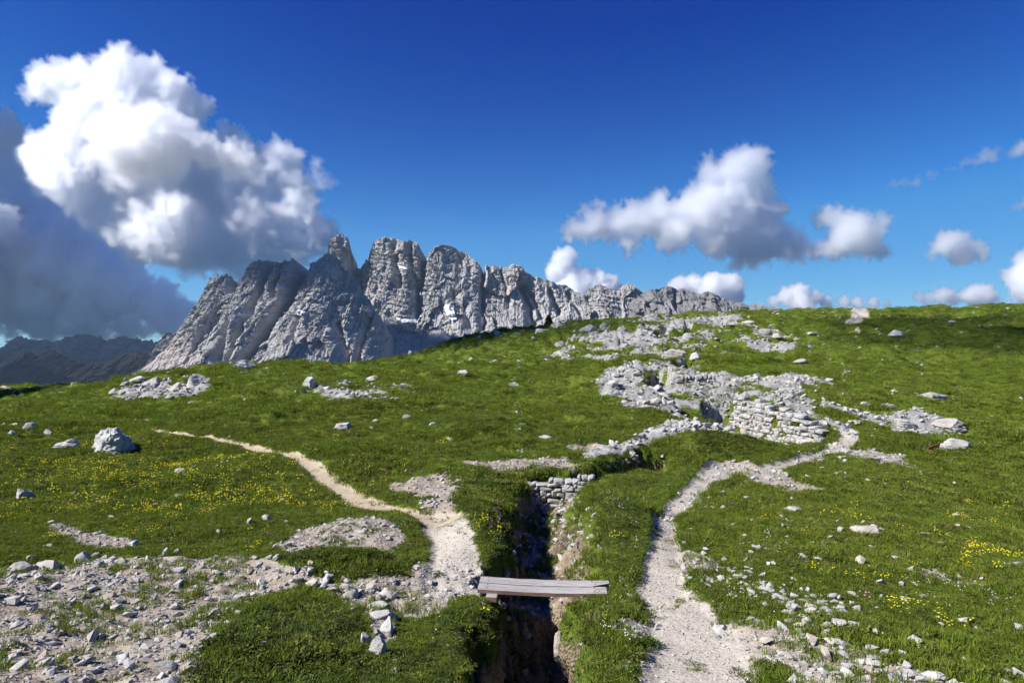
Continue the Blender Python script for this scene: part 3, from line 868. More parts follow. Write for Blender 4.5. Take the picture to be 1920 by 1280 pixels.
def cloud(label, circles, depth, density, seed=0.0, thick=1.0, voxel=None, amp=1.0, flat=None, squash=1.0, soft=5.5, vox_out=2.0, aniso=0.6):
    """circles: (u, v, radius px[, depth shift px]) in the photo -> merged balls at their real size and distance."""
    sc = depth / F_PX
    bm = bmesh.new()
    rr = random.Random(int(seed * 100) + 3)
    for c in circles:
        u, v, r = c[:3]; r = r * 1.04 + soft * 0.35; dy = c[3] if len(c) > 3 else rr.uniform(-0.4, 0.4) * r
        m = Matrix.Translation(((u - 960) * sc, depth + dy * sc, (640 - v) * sc)) @ Matrix.Diagonal((r * sc, r * sc * thick, r * sc * squash, 1))
        bmesh.ops.create_icosphere(bm, subdivisions=3, radius=1.0, matrix=m)
    me = bpy.data.meshes.new("cloud")
    bm.to_mesh(me); bm.free()
    o = link("cloud", me)
    rm = o.modifiers.new("merge", 'REMESH'); rm.mode = 'VOXEL'; rm.voxel_size = (voxel or 2.7) * sc
    dg = bpy.context.evaluated_depsgraph_get()
    me2 = bpy.data.meshes.new_from_object(o.evaluated_get(dg))
    o.modifiers.clear(); o.data = me2; bpy.data.meshes.remove(me)
    me2.name = "cloud"
    n = len(me2.vertices)
    co = np.empty(n * 3, np.float32); me2.vertices.foreach_get('co', co); co = co.reshape(-1, 3).astype(float)
    q = co / sc                                      # photo pixels
    for wl, a in ((80, 13), (38, 12), (19, 10), (10, 7), (5.5, 4)):
        no = np.empty(n * 3, np.float32); me2.vertices.foreach_get('normal', no); no = no.reshape(-1, 3).astype(float)
        b = np.abs(perlin(q[:, 0] / wl + seed, q[:, 1] / wl, q[:, 2] / wl)) * 2.0 - 0.45
        if wl < 20: b = b + 0.5 * perlin(q[:, 0] / wl * 1.7, q[:, 1] / wl * 1.7 + seed, q[:, 2] / wl * 1.7)
        d = no * (b * a * amp)[:, None]
        if flat is not None:
            d *= (1 - 0.8 * sstep(flat - 14, flat + 6, 640 - q[:, 2]))[:, None]
        q = q + d
        me2.vertices.foreach_set('co', (q * sc).astype(np.float32).ravel()); me2.update()
    me2.polygons.foreach_set("use_smooth", np.full(len(me2.polygons), True))
    me2.materials.clear()
    mt = mat_cloud("cloud_droplets", density / sc * 1.0, aniso)
    me2.materials.append(mt)
    if soft:
        ng = bpy.data.node_groups.new("cloud_body", 'GeometryNodeTree')
        ng.interface.new_socket("Geometry", in_out='INPUT', socket_type='NodeSocketGeometry')
        ng.interface.new_socket("Geometry", in_out='OUTPUT', socket_type='NodeSocketGeometry')
        gi = ng.nodes.new('NodeGroupInput'); go = ng.nodes.new('NodeGroupOutput')
        mv = ng.nodes.new('GeometryNodeMeshToVolume'); mv.resolution_mode = 'VOXEL_SIZE'
        mv.inputs['Density'].default_value = 1.0
        mv.inputs['Voxel Size'].default_value = vox_out * sc
        mv.inputs['Interior Band Width'].default_value = soft * sc
        sm = ng.nodes.new('GeometryNodeSetMaterial'); sm.inputs['Material'].default_value = mt
        ng.links.new(gi.outputs[0], mv.inputs[0]); ng.links.new(mv.outputs[0], sm.inputs[0]); ng.links.new(sm.outputs[0], go.inputs[0])
        o.modifiers.new("body", 'NODES').node_group = ng
    tag(o, label, None, None, 'structure')
    return o


CLOUDS = True
if CLOUDS:
    cloud("huge white cumulus cloud towering over the grey mountain massif",
          [(95, 165, 38), (150, 172, 46), (235, 148, 50), (287, 148, 42), (250, 200, 80), (330, 215, 60), (190, 260, 90), (90, 300, 58), (50, 335, 50), (300, 305, 95), (385, 275, 34), (430, 282, 46), (475, 305, 42), (520, 316, 46),
           (450, 350, 70), (550, 365, 44), (140, 350, 70), (250, 340, 80), (370, 340, 76), (60, 380, 40), (320, 365, 60),
           (592, 425, 34), (560, 400, 46), (480, 430, 64), (560, 452, 46), (420, 452, 56), (330, 430, 76), (240, 440, 66), (602, 460, 26), (380, 470, 42), (500, 470, 40), (160, 440, 70), (440, 488, 36), (545, 478, 30), (350, 500, 26)],
          CUM_D, 0.17, seed=2.1, thick=0.6, aniso=0.8)
    cloud("veil of cloud added in front of the huge cumulus to shade the massif",
          [(200, 250, 30), (240, 235, 32), (290, 240, 32), (340, 262, 32), (300, 290, 36), (235, 290, 36), (385, 280, 28), (180, 295, 22), (425, 295, 24), (460, 310, 18)],
          1885, 0.08, aniso=0.1, seed=12.7, thick=1.9, soft=9, vox_out=2.5, amp=1.2)  # added veil, casts the cloud shadow on the front massif
    cloud("dark grey cloud bank low over the far valley",
          [(-40, 250, 48), (5, 248, 34), (-60, 350, 90), (0, 400, 70), (50, 440, 66), (-30, 480, 100), (110, 490, 70), (180, 520, 62), (240, 545, 48), (290, 570, 38), (335, 584, 26), (-100, 560, 70), (30, 555, 56), (100, 565, 48), (180, 572, 42),
           (-250, 420, 130), (-400, 470, 150), (-220, 560, 80), (-120, 420, 100), (60, 600, 30), (150, 606, 28), (230, 604, 28), (300, 606, 24), (-40, 606, 34), (100, 622, 18), (200, 624, 16), (280, 626, 12), (20, 624, 16),
           (-280, 190, 130, -120), (-230, 290, 110, -120), (-440, 120, 180, -150), (-600, 300, 240, -200), (-330, 20, 150, -100), (-420, 330, 150, -250)],  # unseen towers added left of the frame to shade the bank
          4550, 0.17, seed=6.4, thick=1.0, aniso=0.2)
    cloud("low mist band along the tops of the far left range",
          [(-60, 612, 16), (0, 614, 15), (60, 610, 15), (120, 613, 16), (180, 610, 16), (240, 608, 16), (300, 606, 16), (345, 600, 15), (380, 590, 12), (30, 626, 8), (150, 628, 8), (260, 626, 8)], 4420, 0.10, seed=16.3, thick=0.8, voxel=2.0, amp=0.5, aniso=0.0)
    cloud("grey cloud mostly off the left edge, added to shade the far range",
          [(-70, 395, 50), (-160, 380, 66), (-280, 360, 90), (-430, 340, 110), (-600, 350, 120), (-20, 410, 36)], 3450, 0.09, seed=15.2, thick=1.6, voxel=3.5, vox_out=3.5, soft=9)  # added almost wholly out of frame to shade the far range
    cloud("tall white cumulus cloud with ragged base above the green hill",
          [(1390, 310, 40), (1345, 325, 34), (1425, 325, 34), (1385, 375, 66), (1310, 395, 50), (1440, 390, 36), (1240, 405, 44), (1180, 415, 38), (1110, 420, 30), (1120, 385, 15), (1075, 425, 20), (1140, 425, 32), (1105, 435, 24), (1150, 398, 18), (1205, 395, 26), (1425, 440, 55), (1485, 455, 34), (1340, 445, 44), (1260, 445, 34),
           (1180, 450, 26), (1400, 470, 34), (1510, 470, 22)], 5200, 0.17, seed=11.2, thick=0.7, aniso=0.8)
    cloud("grey ragged cloud just right of the tall cumulus", [(1560, 405, 22), (1590, 430, 30), (1570, 460, 26), (1620, 455, 30), (1650, 470, 18), (1540, 470, 18), (1650, 412, 12)], 5200, 0.09, seed=4.4, amp=0.9, voxel=2.0)
    cloud("small grey cumulus cloud over the right end of the hill", [(1780, 455, 20), (1800, 450, 18), (1765, 470, 16), (1820, 468, 22), (1840, 478, 14), (1800, 480, 20), (1745, 475, 9)], 5200, 0.11, seed=8.8, amp=0.7, voxel=1.8)
    cloud("bright white cloud rising behind the right shoulder of the range", [(1058, 485, 20), (1050, 510, 20), (1070, 515, 22), (1095, 525, 18), (1120, 528, 18), (1145, 530, 16), (1075, 545, 30), (1120, 550, 28), (1165, 545, 14), (1040, 530, 14)], 7500, 0.22, seed=3.7, amp=0.5, voxel=1.6, soft=4)
    cloud("bright white cloud behind the dark ridge", [(1275, 535, 14), (1300, 535, 16), (1340, 530, 22), (1370, 535, 20), (1325, 550, 24), (1360, 555, 24), (1382, 556, 13)], 7500, 0.22, seed=7.9, amp=0.45, voxel=1.6, soft=4)
    cloud("long low white cloud bank on the hill skyline", [(1450, 564, 12), (1475, 556, 16), (1498, 551, 18), (1525, 559, 15), (1550, 564, 13), (1580, 565, 12), (1610, 567, 11), (1640, 566, 11), (1665, 570, 9), (1500, 571, 22)], 7500, 0.2, seed=5.5, amp=0.4, voxel=1.5, soft=4)
    cloud("low puffy cloud on the skyline at the far right", [(1765, 554, 15), (1790, 560, 13), (1815, 552, 17), (1838, 552, 15), (1860, 562, 10), (1740, 562, 10), (1720, 556, 9)], 7500, 0.16, seed=9.5, amp=0.45, voxel=1.5, soft=5)
    cloud("white cloud cut off by the right picture edge", [(1905, 520, 16), (1918, 545, 26), (1945, 515, 40), (1980, 540, 50), (1930, 480, 20), (1900, 560, 12)], 7500, 0.14, seed=1.5, amp=0.55, voxel=1.8, soft=6)
    cloud("thin high wisp of cloud above the right hill", [(1680, 345, 9), (1715, 338, 11), (1750, 328, 11), (1785, 316, 12), (1820, 306, 13), (1860, 298, 14), (1900, 290, 14), (1950, 284, 16), (1905, 388, 12), (1935, 380, 16)], 6500, 0.075, seed=3.1, amp=0.8, voxel=2.4, soft=9, squash=0.5)
    cloud("torn scrap of cloud at the right side of the huge cumulus", [(598, 310, 10), (590, 328, 12), (615, 335, 12), (600, 345, 10), (632, 340, 6)], 5200, 0.03, seed=7.1, amp=0.8, voxel=1.8, soft=6)

# cloud shadows lie on the right slope and on the flank of the far hill: small clouds pass overhead, behind the viewer
for lab, gx_, gy_, rx_, ry_, th_, up_ in (("small passing cloud overhead that shades the right slope", 84, 100, 42, 40, 9, 470), ("small passing cloud overhead that shades the far hill flank", -10, 124, 24, 20, 9, 470),
                                     ("small passing cloud overhead that shades the far left field", -82, 118, 30, 44, 9, 480), ("broad cloud overhead that shades the dark wooded ridge", -2050, 2480, 640, 420, 40, 620)):
    t_ = up_ / sun_dir.z
    c_ = Vector((gx_, gy_, 2)) + sun_dir * t_
    bm = bmesh.new(); rr_ = random.Random(int(rx_))
    for k in range(8):
        m_ = Matrix.Translation(c_ + Vector((rr_.uniform(-.6, .6) * rx_, rr_.uniform(-.6, .6) * ry_, rr_.uniform(-.3, .9) * th_))) @ Matrix.Diagonal((rx_ * .55, ry_ * .55, th_, 1))
        bmesh.ops.create_icosphere(bm, subdivisions=3, radius=1.0, matrix=m_)
    me = bpy.data.meshes.new("cloud"); bm.to_mesh(me); bm.free()
    me.materials.append(mat_cloud("thin_cloud_droplets", 0.40 / th_, 0.3))
    tag(link("cloud", me), lab, None, None, 'structure')

# ------------------------------------------------------------------ the air: thin haze around everything below the clouds
tt = NT("thin_blue_haze")
hv = tt.n("ShaderNodeVolumePrincipled"); hv.inputs['Color'].default_value = (0.50, 0.72, 1.0, 1); hv.inputs['Density'].default_value = HAZE; hv.inputs['Anisotropy'].default_value = 0.2
tt.l(hv.outputs[0], tt.out.inputs['Volume'])
if HAZE > 0:
    bm = bmesh.new()
    x0, x1, y0, y1, z0, z1 = -5700, 5700, -320, 4280, -420, 402
    bmesh.ops.create_cube(bm, size=1.0, matrix=Matrix.Translation(((x0 + x1) / 2, (y0 + y1) / 2, (z0 + z1) / 2)) @ Matrix.Diagonal((x1 - x0, y1 - y0, z1 - z0, 1)))
    me = bpy.data.meshes.new("haze"); bm.to_mesh(me); bm.free(); me.materials.append(tt.m)
    tag(link("haze", me), "thin blue mountain haze", None, None, 'stuff')


# ------------------------------------------------------------------ rock shapes
def stone_mesh(name, seed, mat, flat=0.7, n=17):
    """Small angular stone, about 1 m across, a convex chip of some 28 triangles."""
    rr = random.Random(seed)
    bm = bmesh.new()
    for i in range(n):
        v = Vector((rr.gauss(0, 1), rr.gauss(0, 1), rr.gauss(0, 1))).normalized()
        k = rr.uniform(0.75, 1.15)
        p = 3.2
        m = (abs(v.x) ** p + abs(v.y) ** p + abs(v.z) ** p) ** (1 / p)
        v = v / m * k * 0.5
        bm.verts.new((v.x, v.y * rr.uniform(0.7, 0.9), v.z * flat))
    r = bmesh.ops.convex_hull(bm, input=bm.verts)
    bmesh.ops.delete(bm, geom=[g for g in r['geom_interior'] if isinstance(g, bmesh.types.BMVert)], context='VERTS')
    me = bpy.data.meshes.new(name); bm.to_mesh(me); bm.free()
    me.materials.append(mat)
    return me


def block_mesh(name, seed, mat):
    """Roughly squared rubble stone filling about a unit box, with worn edges and uneven faces."""
    rr = random.Random(seed)
    bm = bmesh.new()
    for sx in (-1, 1):
        for sy in (-1, 1):
            for sz in (-1, 1):
                c = rr.uniform(0.15, 0.48)
                j = lambda: rr.uniform(-0.09, 0.09)
                for ax in range(3):
                    p = [0.5 * sx + j(), 0.5 * sy + j(), 0.5 * sz + j()]
                    for k in range(3):
                        if k != ax: p[k] *= (1 - c)
                    bm.verts.new(p)
    for k in range(4):
        bm.verts.new((rr.uniform(-.3, .3), -0.5 - rr.uniform(0, .16), rr.uniform(-.3, .3)))
    r = bmesh.ops.convex_hull(bm, input=bm.verts)
    bmesh.ops.delete(bm, geom=[g for g in r['geom_interior'] if isinstance(g, bmesh.types.BMVert)], context='VERTS')
    me = bpy.data.meshes.new(name); bm.to_mesh(me); bm.free()
    me.materials.append(mat)
    return me


def rock_mesh(name, w, dp, h, seed, mat, sub=4, layered=0.0, cuts=12, rough=1.0):
    """Weathered boulder or ledge: cut by random planes, cracked, bedded; base at z = 0, size w x dp x h metres."""
    bm = bmesh.new()
    bmesh.ops.create_icosphere(bm, subdivisions=sub, radius=1.0)
    v = np.array([p.co[:] for p in bm.verts]); f = np.array([[q.index for q in p.verts] for p in bm.faces])
    bm.free()
    rr = np.random.default_rng(seed)
    p = 3.0
    v = v / ((np.abs(v) ** p).sum(1) ** (1 / p))[:, None]
    for i in range(cuts):
        n = rr.normal(size=3); n[2] = abs(n[2]) * 0.8; n /= np.linalg.norm(n)
        c = rr.uniform(0.50, 0.88)
        over = v @ n - c
        v = v - np.maximum(over, 0)[:, None] * n * 0.96
    s0 = seed * 1.37
    dsp = 0.10 * fbm(v[:, 0] * 1.6 + s0, v[:, 1] * 1.6, v[:, 2] * 1.6, 3) + 0.055 * (ridged(v[:, 0] * 3.4 + s0, v[:, 1] * 3.4, v[:, 2] * 3.4, 3) - 1.2) + 0.022 * fbm(v[:, 0] * 9 + s0, v[:, 1] * 9, v[:, 2] * 9, 2)
    v = v * (1 + rough * dsp)[:, None]
    if layered:
        k = 3.2
        tz = v[:, 2] * k + 0.7 * v[:, 0] + 0.3 * perlin(v[:, 0] * 2 + s0, v[:, 1] * 2, v[:, 2])
        st = tz - np.floor(tz)
        lay = perlin(np.floor(tz) * 3.7 + s0, v[:, 0] * 0.8, v[:, 1] * 0.8)
        rad = 1 + layered * (0.20 * lay - 0.16 * (st < 0.22))
        v[:, 0] *= rad; v[:, 1] *= rad
    v = v * 0.5 * np.array([w, dp, h * 1.5])
    v[:, 2] += h * 0.25
    me = mesh_np(name, v, f, False, mat)
    me.polygons.foreach_set("use_smooth", np.full(len(f), True))
    me.set_sharp_from_angle(angle=R(28))
    return me


def ordinal(i):
    ones = ["zeroth", "first", "second", "third", "fourth", "fifth", "sixth", "seventh", "eighth", "ninth", "tenth", "eleventh", "twelfth", "thirteenth", "fourteenth", "fifteenth", "sixteenth", "seventeenth", "eighteenth", "nineteenth"]
    tens = ["", "", "twent", "thirt", "fort", "fift", "sixt", "sevent", "eight", "ninet"]
    n = i + 1
    if n < 20: return ones[n]
    return tens[n // 10] + "ieth" if n % 10 == 0 else tens[n // 10] + "y " + ones[n % 10]


_seed = [100]
_DR = np.exp(np.linspace(math.log(4.0), math.log(170.0), 700))


def P_real(u, v):
    """The point of the finished ground (hummocks, banks and all) first seen at photo pixel (u, v)."""
    x = (u - 960) / F_PX * _DR; zr = (640 - v) / F_PX * _DR
    z = ground_fields(x, _DR)[0]
    b = z - zr
    k = int(np.argmax(b > 0))
    if b[k] <= 0: k = int(np.argmax(b / _DR))
    return Vector((float(x[k]), float(_DR[k]), float(z[k])))




def place_rock(name, label, cat, u, v, w_px, h_px, group=None, layered=0.0, deep=0.8, sub=None, cuts=13, rot=0.0, tilt=0.0, sink=0.12, mat='rock', rough=1.0):
    """A rock whose foot is seen at photo pixel (u, v), w_px wide and h_px high as seen there."""
    g = P_real(u, v)
    s = g.y / F_PX
    w, h = w_px * s, h_px * s
    _seed[0] += 1
    sub = sub or (4 if w_px > 26 else 3)
    me = rock_mesh(name, w, w * deep, h * (1 + sink), _seed[0], M[mat], sub, layered, cuts, rough)
    o = link(name, me)
    y = g.y + w * deep * 0.4
    xx = (u - 960) / F_PX * y
    o.location = (xx, y, float(gz(xx, y)[0]) - h * sink)
    o.rotation_euler = (R(tilt), R(random.uniform(-5, 5)), R(rot or random.uniform(-25, 25)))
    tag(o, label, cat, group)
    return o


# boulders and ledges that stand out one by one
place_rock("boulder", "big angular pale limestone boulder standing alone in the flowery meadow", "boulder", 211, 852, 88, 46, deep=0.8, sub=5, cuts=14, rot=-12, sink=0.12, rough=1.8)
place_rock("layered_rock", "dark layered limestone rock next to the big angular boulder", "rock", 128, 842, 76, 27, layered=0.6, deep=0.6, sub=5, rot=14, tilt=0, sink=0.2)
place_rock("rock", "small grey rock alone in the meadow below the big boulder", "rock", 43, 938, 34, 26, layered=0.3, rot=20)
place_rock("rock", "flat whitish slab lying in the open grass of the right meadow", "rock", 1628, 1003, 80, 15, deep=0.7, layered=0.3, rot=-8, sink=0.4)
place_rock("rock", "thin long pale slab in the grass above the flat whitish slab", "rock", 1487, 960, 56, 8, deep=0.5, layered=0.3, sink=0.5, rot=4)
place_rock("rock", "grey slab cut by the right picture edge in the meadow", "rock", 1902, 1060, 52, 11, deep=0.6, sink=0.4, rot=-6)
place_rock("rock", "long flat slab on top of the jumbled rocks by the trench", "rock", 718, 1163, 80, 22, layered=0.4, deep=0.55, rot=4, sink=0.15)
place_rock("rock", "white wedge shaped rock pointing down, lowest big one of the jumbled rocks", "rock", 711, 1228, 46, 44, deep=0.6, cuts=14, rot=20, sink=0.1)
place_rock("rock", "grey block leaning behind the white wedge shaped rock", "rock", 728, 1196, 34, 28, cuts=13, rot=-20)
place_rock("rock", "dull grey rock touching the left side of the white wedge shaped rock", "rock", 684, 1210, 26, 26, cuts=12)
place_rock("rock", "rounded grey cobble at the end of the stone row next to the jumbled rocks", "rock", 656, 1124, 34, 20, cuts=5)
place_rock("rock", "pale broken rock at the top of the jumbled rocks beside the gravel path", "rock", 726, 1124, 36, 22, cuts=13)
place_rock("rock", "low grey rock between the long flat slab and the pale broken rock", "rock", 708, 1140, 40, 14, layered=0.4)
place_rock("rock", "small grey rock in the shade under the jumbled rocks", "rock", 741, 1246, 24, 10)
place_rock("rock", "white upright rock on the grassy trench rim in front of the footbridge", "rock", 1048, 1280, 22, 36, cuts=10, deep=0.7, rot=10)
place_rock("rock", "upright pointed grey rock, tallest of the stones edging the lower gravel field", "rock", 155, 1056, 34, 24, cuts=13)
place_rock("rock", "wide low grey rock left of the upright pointed rock on the gravel edge", "rock", 92, 1066, 64, 18, cuts=10, deep=0.5)
place_rock("rock", "flat brownish grey rock at the far left end of the gravel edge", "rock", 42, 1072, 42, 16, cuts=9)
place_rock("rock", "darker small rock perched behind the wide low rock on the gravel edge", "rock", 57, 1052, 22, 12)
place_rock("rock", "small pale rock behind the right shoulder of the upright pointed rock", "rock", 180, 1046, 22, 14, cuts=12)
place_rock("rock", "pale rock right in front of the small one by the upright pointed rock", "rock", 184, 1066, 30, 16, cuts=12)
place_rock("rock", "flat rock lying along the grass edge among purple flowers", "rock", 320, 1054, 48, 9, layered=0.3)
place_rock("rock", "pale rounded rock amid the purple flowers above the gravel field", "rock", 331, 1042, 24, 13)
place_rock("rock", "small pointed rock just left of the pale rounded rock by the purple flowers", "rock", 312, 1040, 16, 13)
place_rock("rock", "grey rock at the end of the pebble strip in the grass", "rock", 252, 1026, 36, 10, layered=0.3)
place_rock("rock", "pale squarish rock where the gravel field meets the dark green mat", "rock", 464, 1136, 24, 12, cuts=13)
place_rock("rock", "whitest block in the middle of the lower gravel field", "rock", 353, 1192, 30, 16, cuts=13)
place_rock("rock", "big grey block at the bottom of the gravel field beside the dark green mat", "rock", 311, 1262, 36, 18, cuts=13)
place_rock("rock", "white rock lying alone on the dark green mat", "rock", 493, 1214, 22, 12, cuts=12)
place_rock("rock", "layered dark rock ledge with grass on top beside the rusty beam", "rock", 1797, 843, 66, 20, layered=0.4, deep=0.5, sub=5)
place_rock("rock", "broad pale bedrock slab on the slope above the rusty beam", "rock", 1778, 808, 74, 13, layered=0.25, deep=0.9, sub=5, sink=0.4)
place_rock("rock", "cracked pale bedrock slab left of the broad slab on the slope", "rock", 1690, 800, 58, 13, layered=0.2, deep=0.9, sub=5, sink=0.4)
place_rock("rock", "layered grey rock alone on the right slope above the bedrock slabs", "rock", 1746, 748, 62, 13, layered=0.6, deep=0.5)
place_rock("rock", "long thin pale slab just above the layered grey rock on the right slope", "rock", 1755, 733, 48, 5, layered=0.3, sink=0.4)
place_rock("rock", "large dark mouthed outcrop on the hillside below the small spruce", "rock", 1104, 622, 44, 17, layered=0.5, deep=0.6, sub=5)
place_rock("rock", "pale outcrop touching the dark mouthed outcrop on the hillside", "rock", 1134, 614, 28, 11, layered=0.4)
place_rock("rock", "grey cliff like outcrop above the rubble banks, its face streaked", "rock", 1264, 677, 52, 24, layered=0.4, deep=0.5, sub=5, cuts=12)
place_rock("rock", "pale blocky rock beside the streaked cliff like outcrop", "rock", 1304, 681, 30, 11, layered=0.3, deep=0.9, cuts=12)
place_rock("rock", "highest rocky hump on the right hillside beneath the crest", "rock", 1744, 612, 54, 13, layered=0.5, deep=0.5)
place_rock("rock", "knobbly outcrop at the left of the mid meadow with a second tier on top", "rock", 582, 728, 38, 24, layered=0.5, deep=0.7, sub=5)
place_rock("rock", "half overgrown pale block in the mid meadow hollow", "rock", 640, 806, 38, 13, layered=0.3, deep=0.6)
place_rock("rock", "large pale outcrop on the skyline knoll below the mountain massif", "rock", 458, 696, 48, 20, layered=0.5, deep=0.6, sub=5)


def rock_row(group, noun, items, cat="rock", **kw):
    items = sorted(items, key=lambda t: t[0])
    for i, it in enumerate(items):
        place_rock("rock", f"{ordinal(i)} from left of the {noun}", cat, *it[:4], group=group, layered=it[4] if len(it) > 4 else 0.35, **kw)


rock_row("outcrop rocks on the knoll under the massif", "pale outcrop rocks on the knoll under the massif",
         [(288, 722, 40, 15), (262, 718, 36, 8), (296, 733, 26, 9), (334, 732, 34, 11), (366, 732, 46, 18), (213, 738, 20, 10, 0), (353, 709, 24, 5), (295, 748, 22, 8), (317, 751, 18, 6), (248, 741, 22, 7), (236, 727, 24, 6), (390, 716, 18, 5), (142, 712, 20, 5), (170, 706, 10, 4)])
rock_row("slabs in the middle meadow", "flat slabs scattered across the middle meadow",
         [(608, 713, 15, 7), (697, 720, 34, 9), (644, 742, 30, 9), (660, 749, 38, 5), (616, 731, 20, 4), (597, 738, 24, 4), (723, 746, 30, 4), (743, 751, 13, 4), (763, 788, 32, 7), (812, 798, 20, 5), (1026, 824, 38, 5), (843, 828, 20, 8), (775, 722, 36, 5), (868, 705, 24, 7), (960, 725, 38, 6), (968, 759, 14, 5), (1021, 675, 34, 5), (697, 805, 14, 6)])
rock_row("rocks on the hill under the spruce", "grey rocks on the hillside left of the clefts",
         [(848, 638, 17, 10), (934, 630, 16, 8), (964, 625, 26, 5), (1018, 621, 32, 9), (1050, 617, 36, 7), (1050, 650, 34, 8), (1054, 660, 40, 7), (1092, 640, 18, 12), (884, 676, 12, 4), (928, 678, 14, 4), (806, 655, 12, 5), (770, 662, 10, 5), (900, 634, 12, 5), (1000, 636, 12, 4)])
rock_row("rocks on the right hillside", "low grey rocks strewn over the right hillside",
         [(1681, 634, 44, 11), (1704, 620, 18, 8), (1435, 630, 28, 9), (1422, 643, 22, 7), (1357, 664, 36, 12), (1457, 641, 24, 6), (1522, 626, 22, 5), (1545, 645, 26, 5), (1500, 683, 28, 5), (1490, 643, 11, 5), (1378, 614, 46, 5), (1660, 762, 38, 6), (1621, 762, 26, 5), (1622, 780, 36, 4), (1675, 737, 14, 4), (1786, 606, 20, 5), (1650, 628, 14, 5), (1405, 608, 30, 5)])
rock_row("rocks at the left meadow edge", "small grey rocks at the left edge of the meadow",
         [(23, 800, 24, 10), (53, 806, 32, 11), (22, 816, 14, 7), (89, 816, 20, 10), (8, 798, 10, 6)])
rock_row("pale stones in the flowery left meadow", "pale stones half hidden in the flowery left meadow",
         [(337, 885, 22, 4), (337, 932, 36, 5), (468, 984, 16, 13), (501, 976, 22, 10), (448, 884, 11, 5), (278, 791, 22, 4), (258, 790, 13, 4), (410, 1002, 12, 6), (300, 900, 9, 4), (208, 972, 14, 4), (118, 955, 18, 4)])


# ------------------------------------------------------------------ loose stones
STONES = [stone_mesh(f"stone_{i}", 40 + i, M['stone'], random.uniform(0.45, 0.85)) for i in range(12)]
STONE_ROWS = {}


def loose_stone(label, group, x, y, size, name="stone", sink=0.05, z=None):
    me = STONES[random.randrange(len(STONES))]
    o = link(name, me)
    sx = size * random.uniform(0.85, 1.15)
    o.scale = (sx, size * random.uniform(0.75, 1.1), size * random.uniform(0.7, 1.1))
    zz = float(gz(x, y)[0]) if z is None else z
    o.location = (x, y, zz + size * (0.30 - sink))
    o.rotation_euler = (random.uniform(-0.4, 0.4), random.uniform(-0.4, 0.4), random.uniform(0, 6.28))
    tag(o, None, "stone", group)
    STONE_ROWS.setdefault(label, []).append((x / y, o))
    return o


RIGHT_STONES = [(1611, 1062, 27), (1474, 1138, 16), (1561, 1120, 20), (1696, 1127, 14), (1809, 1168, 24), (1547, 1168, 20), (1573, 1173, 27), (1600, 1178, 26), (1625, 1182, 15), (1646, 1190, 22), (1507, 1045, 15), (1534, 1050, 15), (1561, 1051, 8), (1401, 1102, 18),
                (1434, 1108, 22), (1469, 1112, 16), (1525, 1122, 14), (1525, 1153, 27), (1550, 1142, 14), (1580, 1147, 24), (1507, 1164, 18), (1630, 1219, 18), (1671, 1210, 18), (1675, 1220, 14), (1692, 1232, 20), (1715, 1213, 30), (1748, 1218, 18), (1732, 1218, 16), (1754, 1226, 12), (1781, 1231, 16),
                (1811, 1244, 18), (1890, 1249, 12), (1904, 1265, 15), (1889, 1264, 18), (1584, 1236, 30), (1549, 1233, 32), (1615, 1266, 24), (1642, 1270, 22), (1588, 1270, 30), (1642, 1251, 26), (1707, 1272, 26), (1727, 1278, 22), (1374, 988, 14), (1355, 954, 11), (1338, 976, 11), (1413, 979, 13),
                (1399, 935, 11), (1396, 1008, 11), (1475, 1009, 9), (1353, 925, 11), (1644, 1140, 8), (1792, 968, 11), (1505, 1196, 16), (1545, 1262, 22), (1560, 1200, 18), (1585, 1190, 14), (1490, 1090, 12), (1440, 1060, 11), (1470, 1180, 14), (1300, 960, 8), (1830, 1180, 10), (1760, 1160, 8)]
for u, v, w in RIGHT_STONES:
    x, y, _ = P_real(u, v)
    near = v > 1180
    loose_stone("white stones scattered along the bottom of the right meadow" if near else "white stones dotted in the middle of the right meadow",
                "white stones along the bottom of the right meadow" if near else "white stones dotted in the right meadow", x, y, w / F_PX * y)


def scatter_in(poly, n, seed=0, mind=0.0):
    """n random ground points inside a world polygon."""
    rr = np.random.default_rng(seed)
    lo, hi = poly.min(0), poly.max(0)
    out = []
    while len(out) < n:
        q = lo + rr.random((n * 3, 2)) * (hi - lo)
        q = q[poly_sd(q[:, 0], q[:, 1], poly) > mind]
        out.extend(q.tolist())
    return np.array(out[:n])


def in_view(x, y): return (np.abs(x / np.maximum(y, .1)) < 0.80) & (y > 4.2)


q = scatter_in(GRAVEL[0], 260, 5)
q = q[in_view(q[:, 0], q[:, 1])][:75]
for x, y in q:
    loose_stone("grey stones lying in the lower left gravel field", "stones in the lower left gravel field", x, y, random.choice([0.09, 0.1, 0.11, 0.13, 0.15, 0.18]))
ROWPOLY = PP([(520, 1085), (600, 1090), (700, 1110), (730, 1140), (690, 1135), (610, 1112), (540, 1110)])
for x, y in scatter_in(ROWPOLY, 26, 8):
    loose_stone("white stones edging the dark green mat", "stone row above the dark green mat", x, y, random.uniform(0.09, 0.2))
for poly, n, s0, s1, lab, gr, sd in (
        (ROCKZ[0], 34, 0.35, 0.75, "white blocks in the lower rubble bank by the far pit", "lower rubble bank", 1),
        (ROCKZ[1], 26, 0.4, 0.8, "white blocks in the upper rubble bank by the far pit", "upper rubble bank", 2),
        (ROCKZ[4], 26, 0.3, 0.6, "white blocks in the rubble beneath the masonry wall", "rubble beneath the masonry wall", 3),
        (ROCKZ[5], 12, 0.4, 0.7, "pale blocks in the rubble ring behind the masonry wall", "rubble ring behind the masonry wall", 4),
        (GRAVEL[8], 10, 0.12, 0.22, "pale stones on the gravel fan at the path bend", "gravel fan stones", 6)):
    for x, y in scatter_in(poly, n, sd):
        loose_stone(lab, gr, x, y, random.uniform(s0, s1))


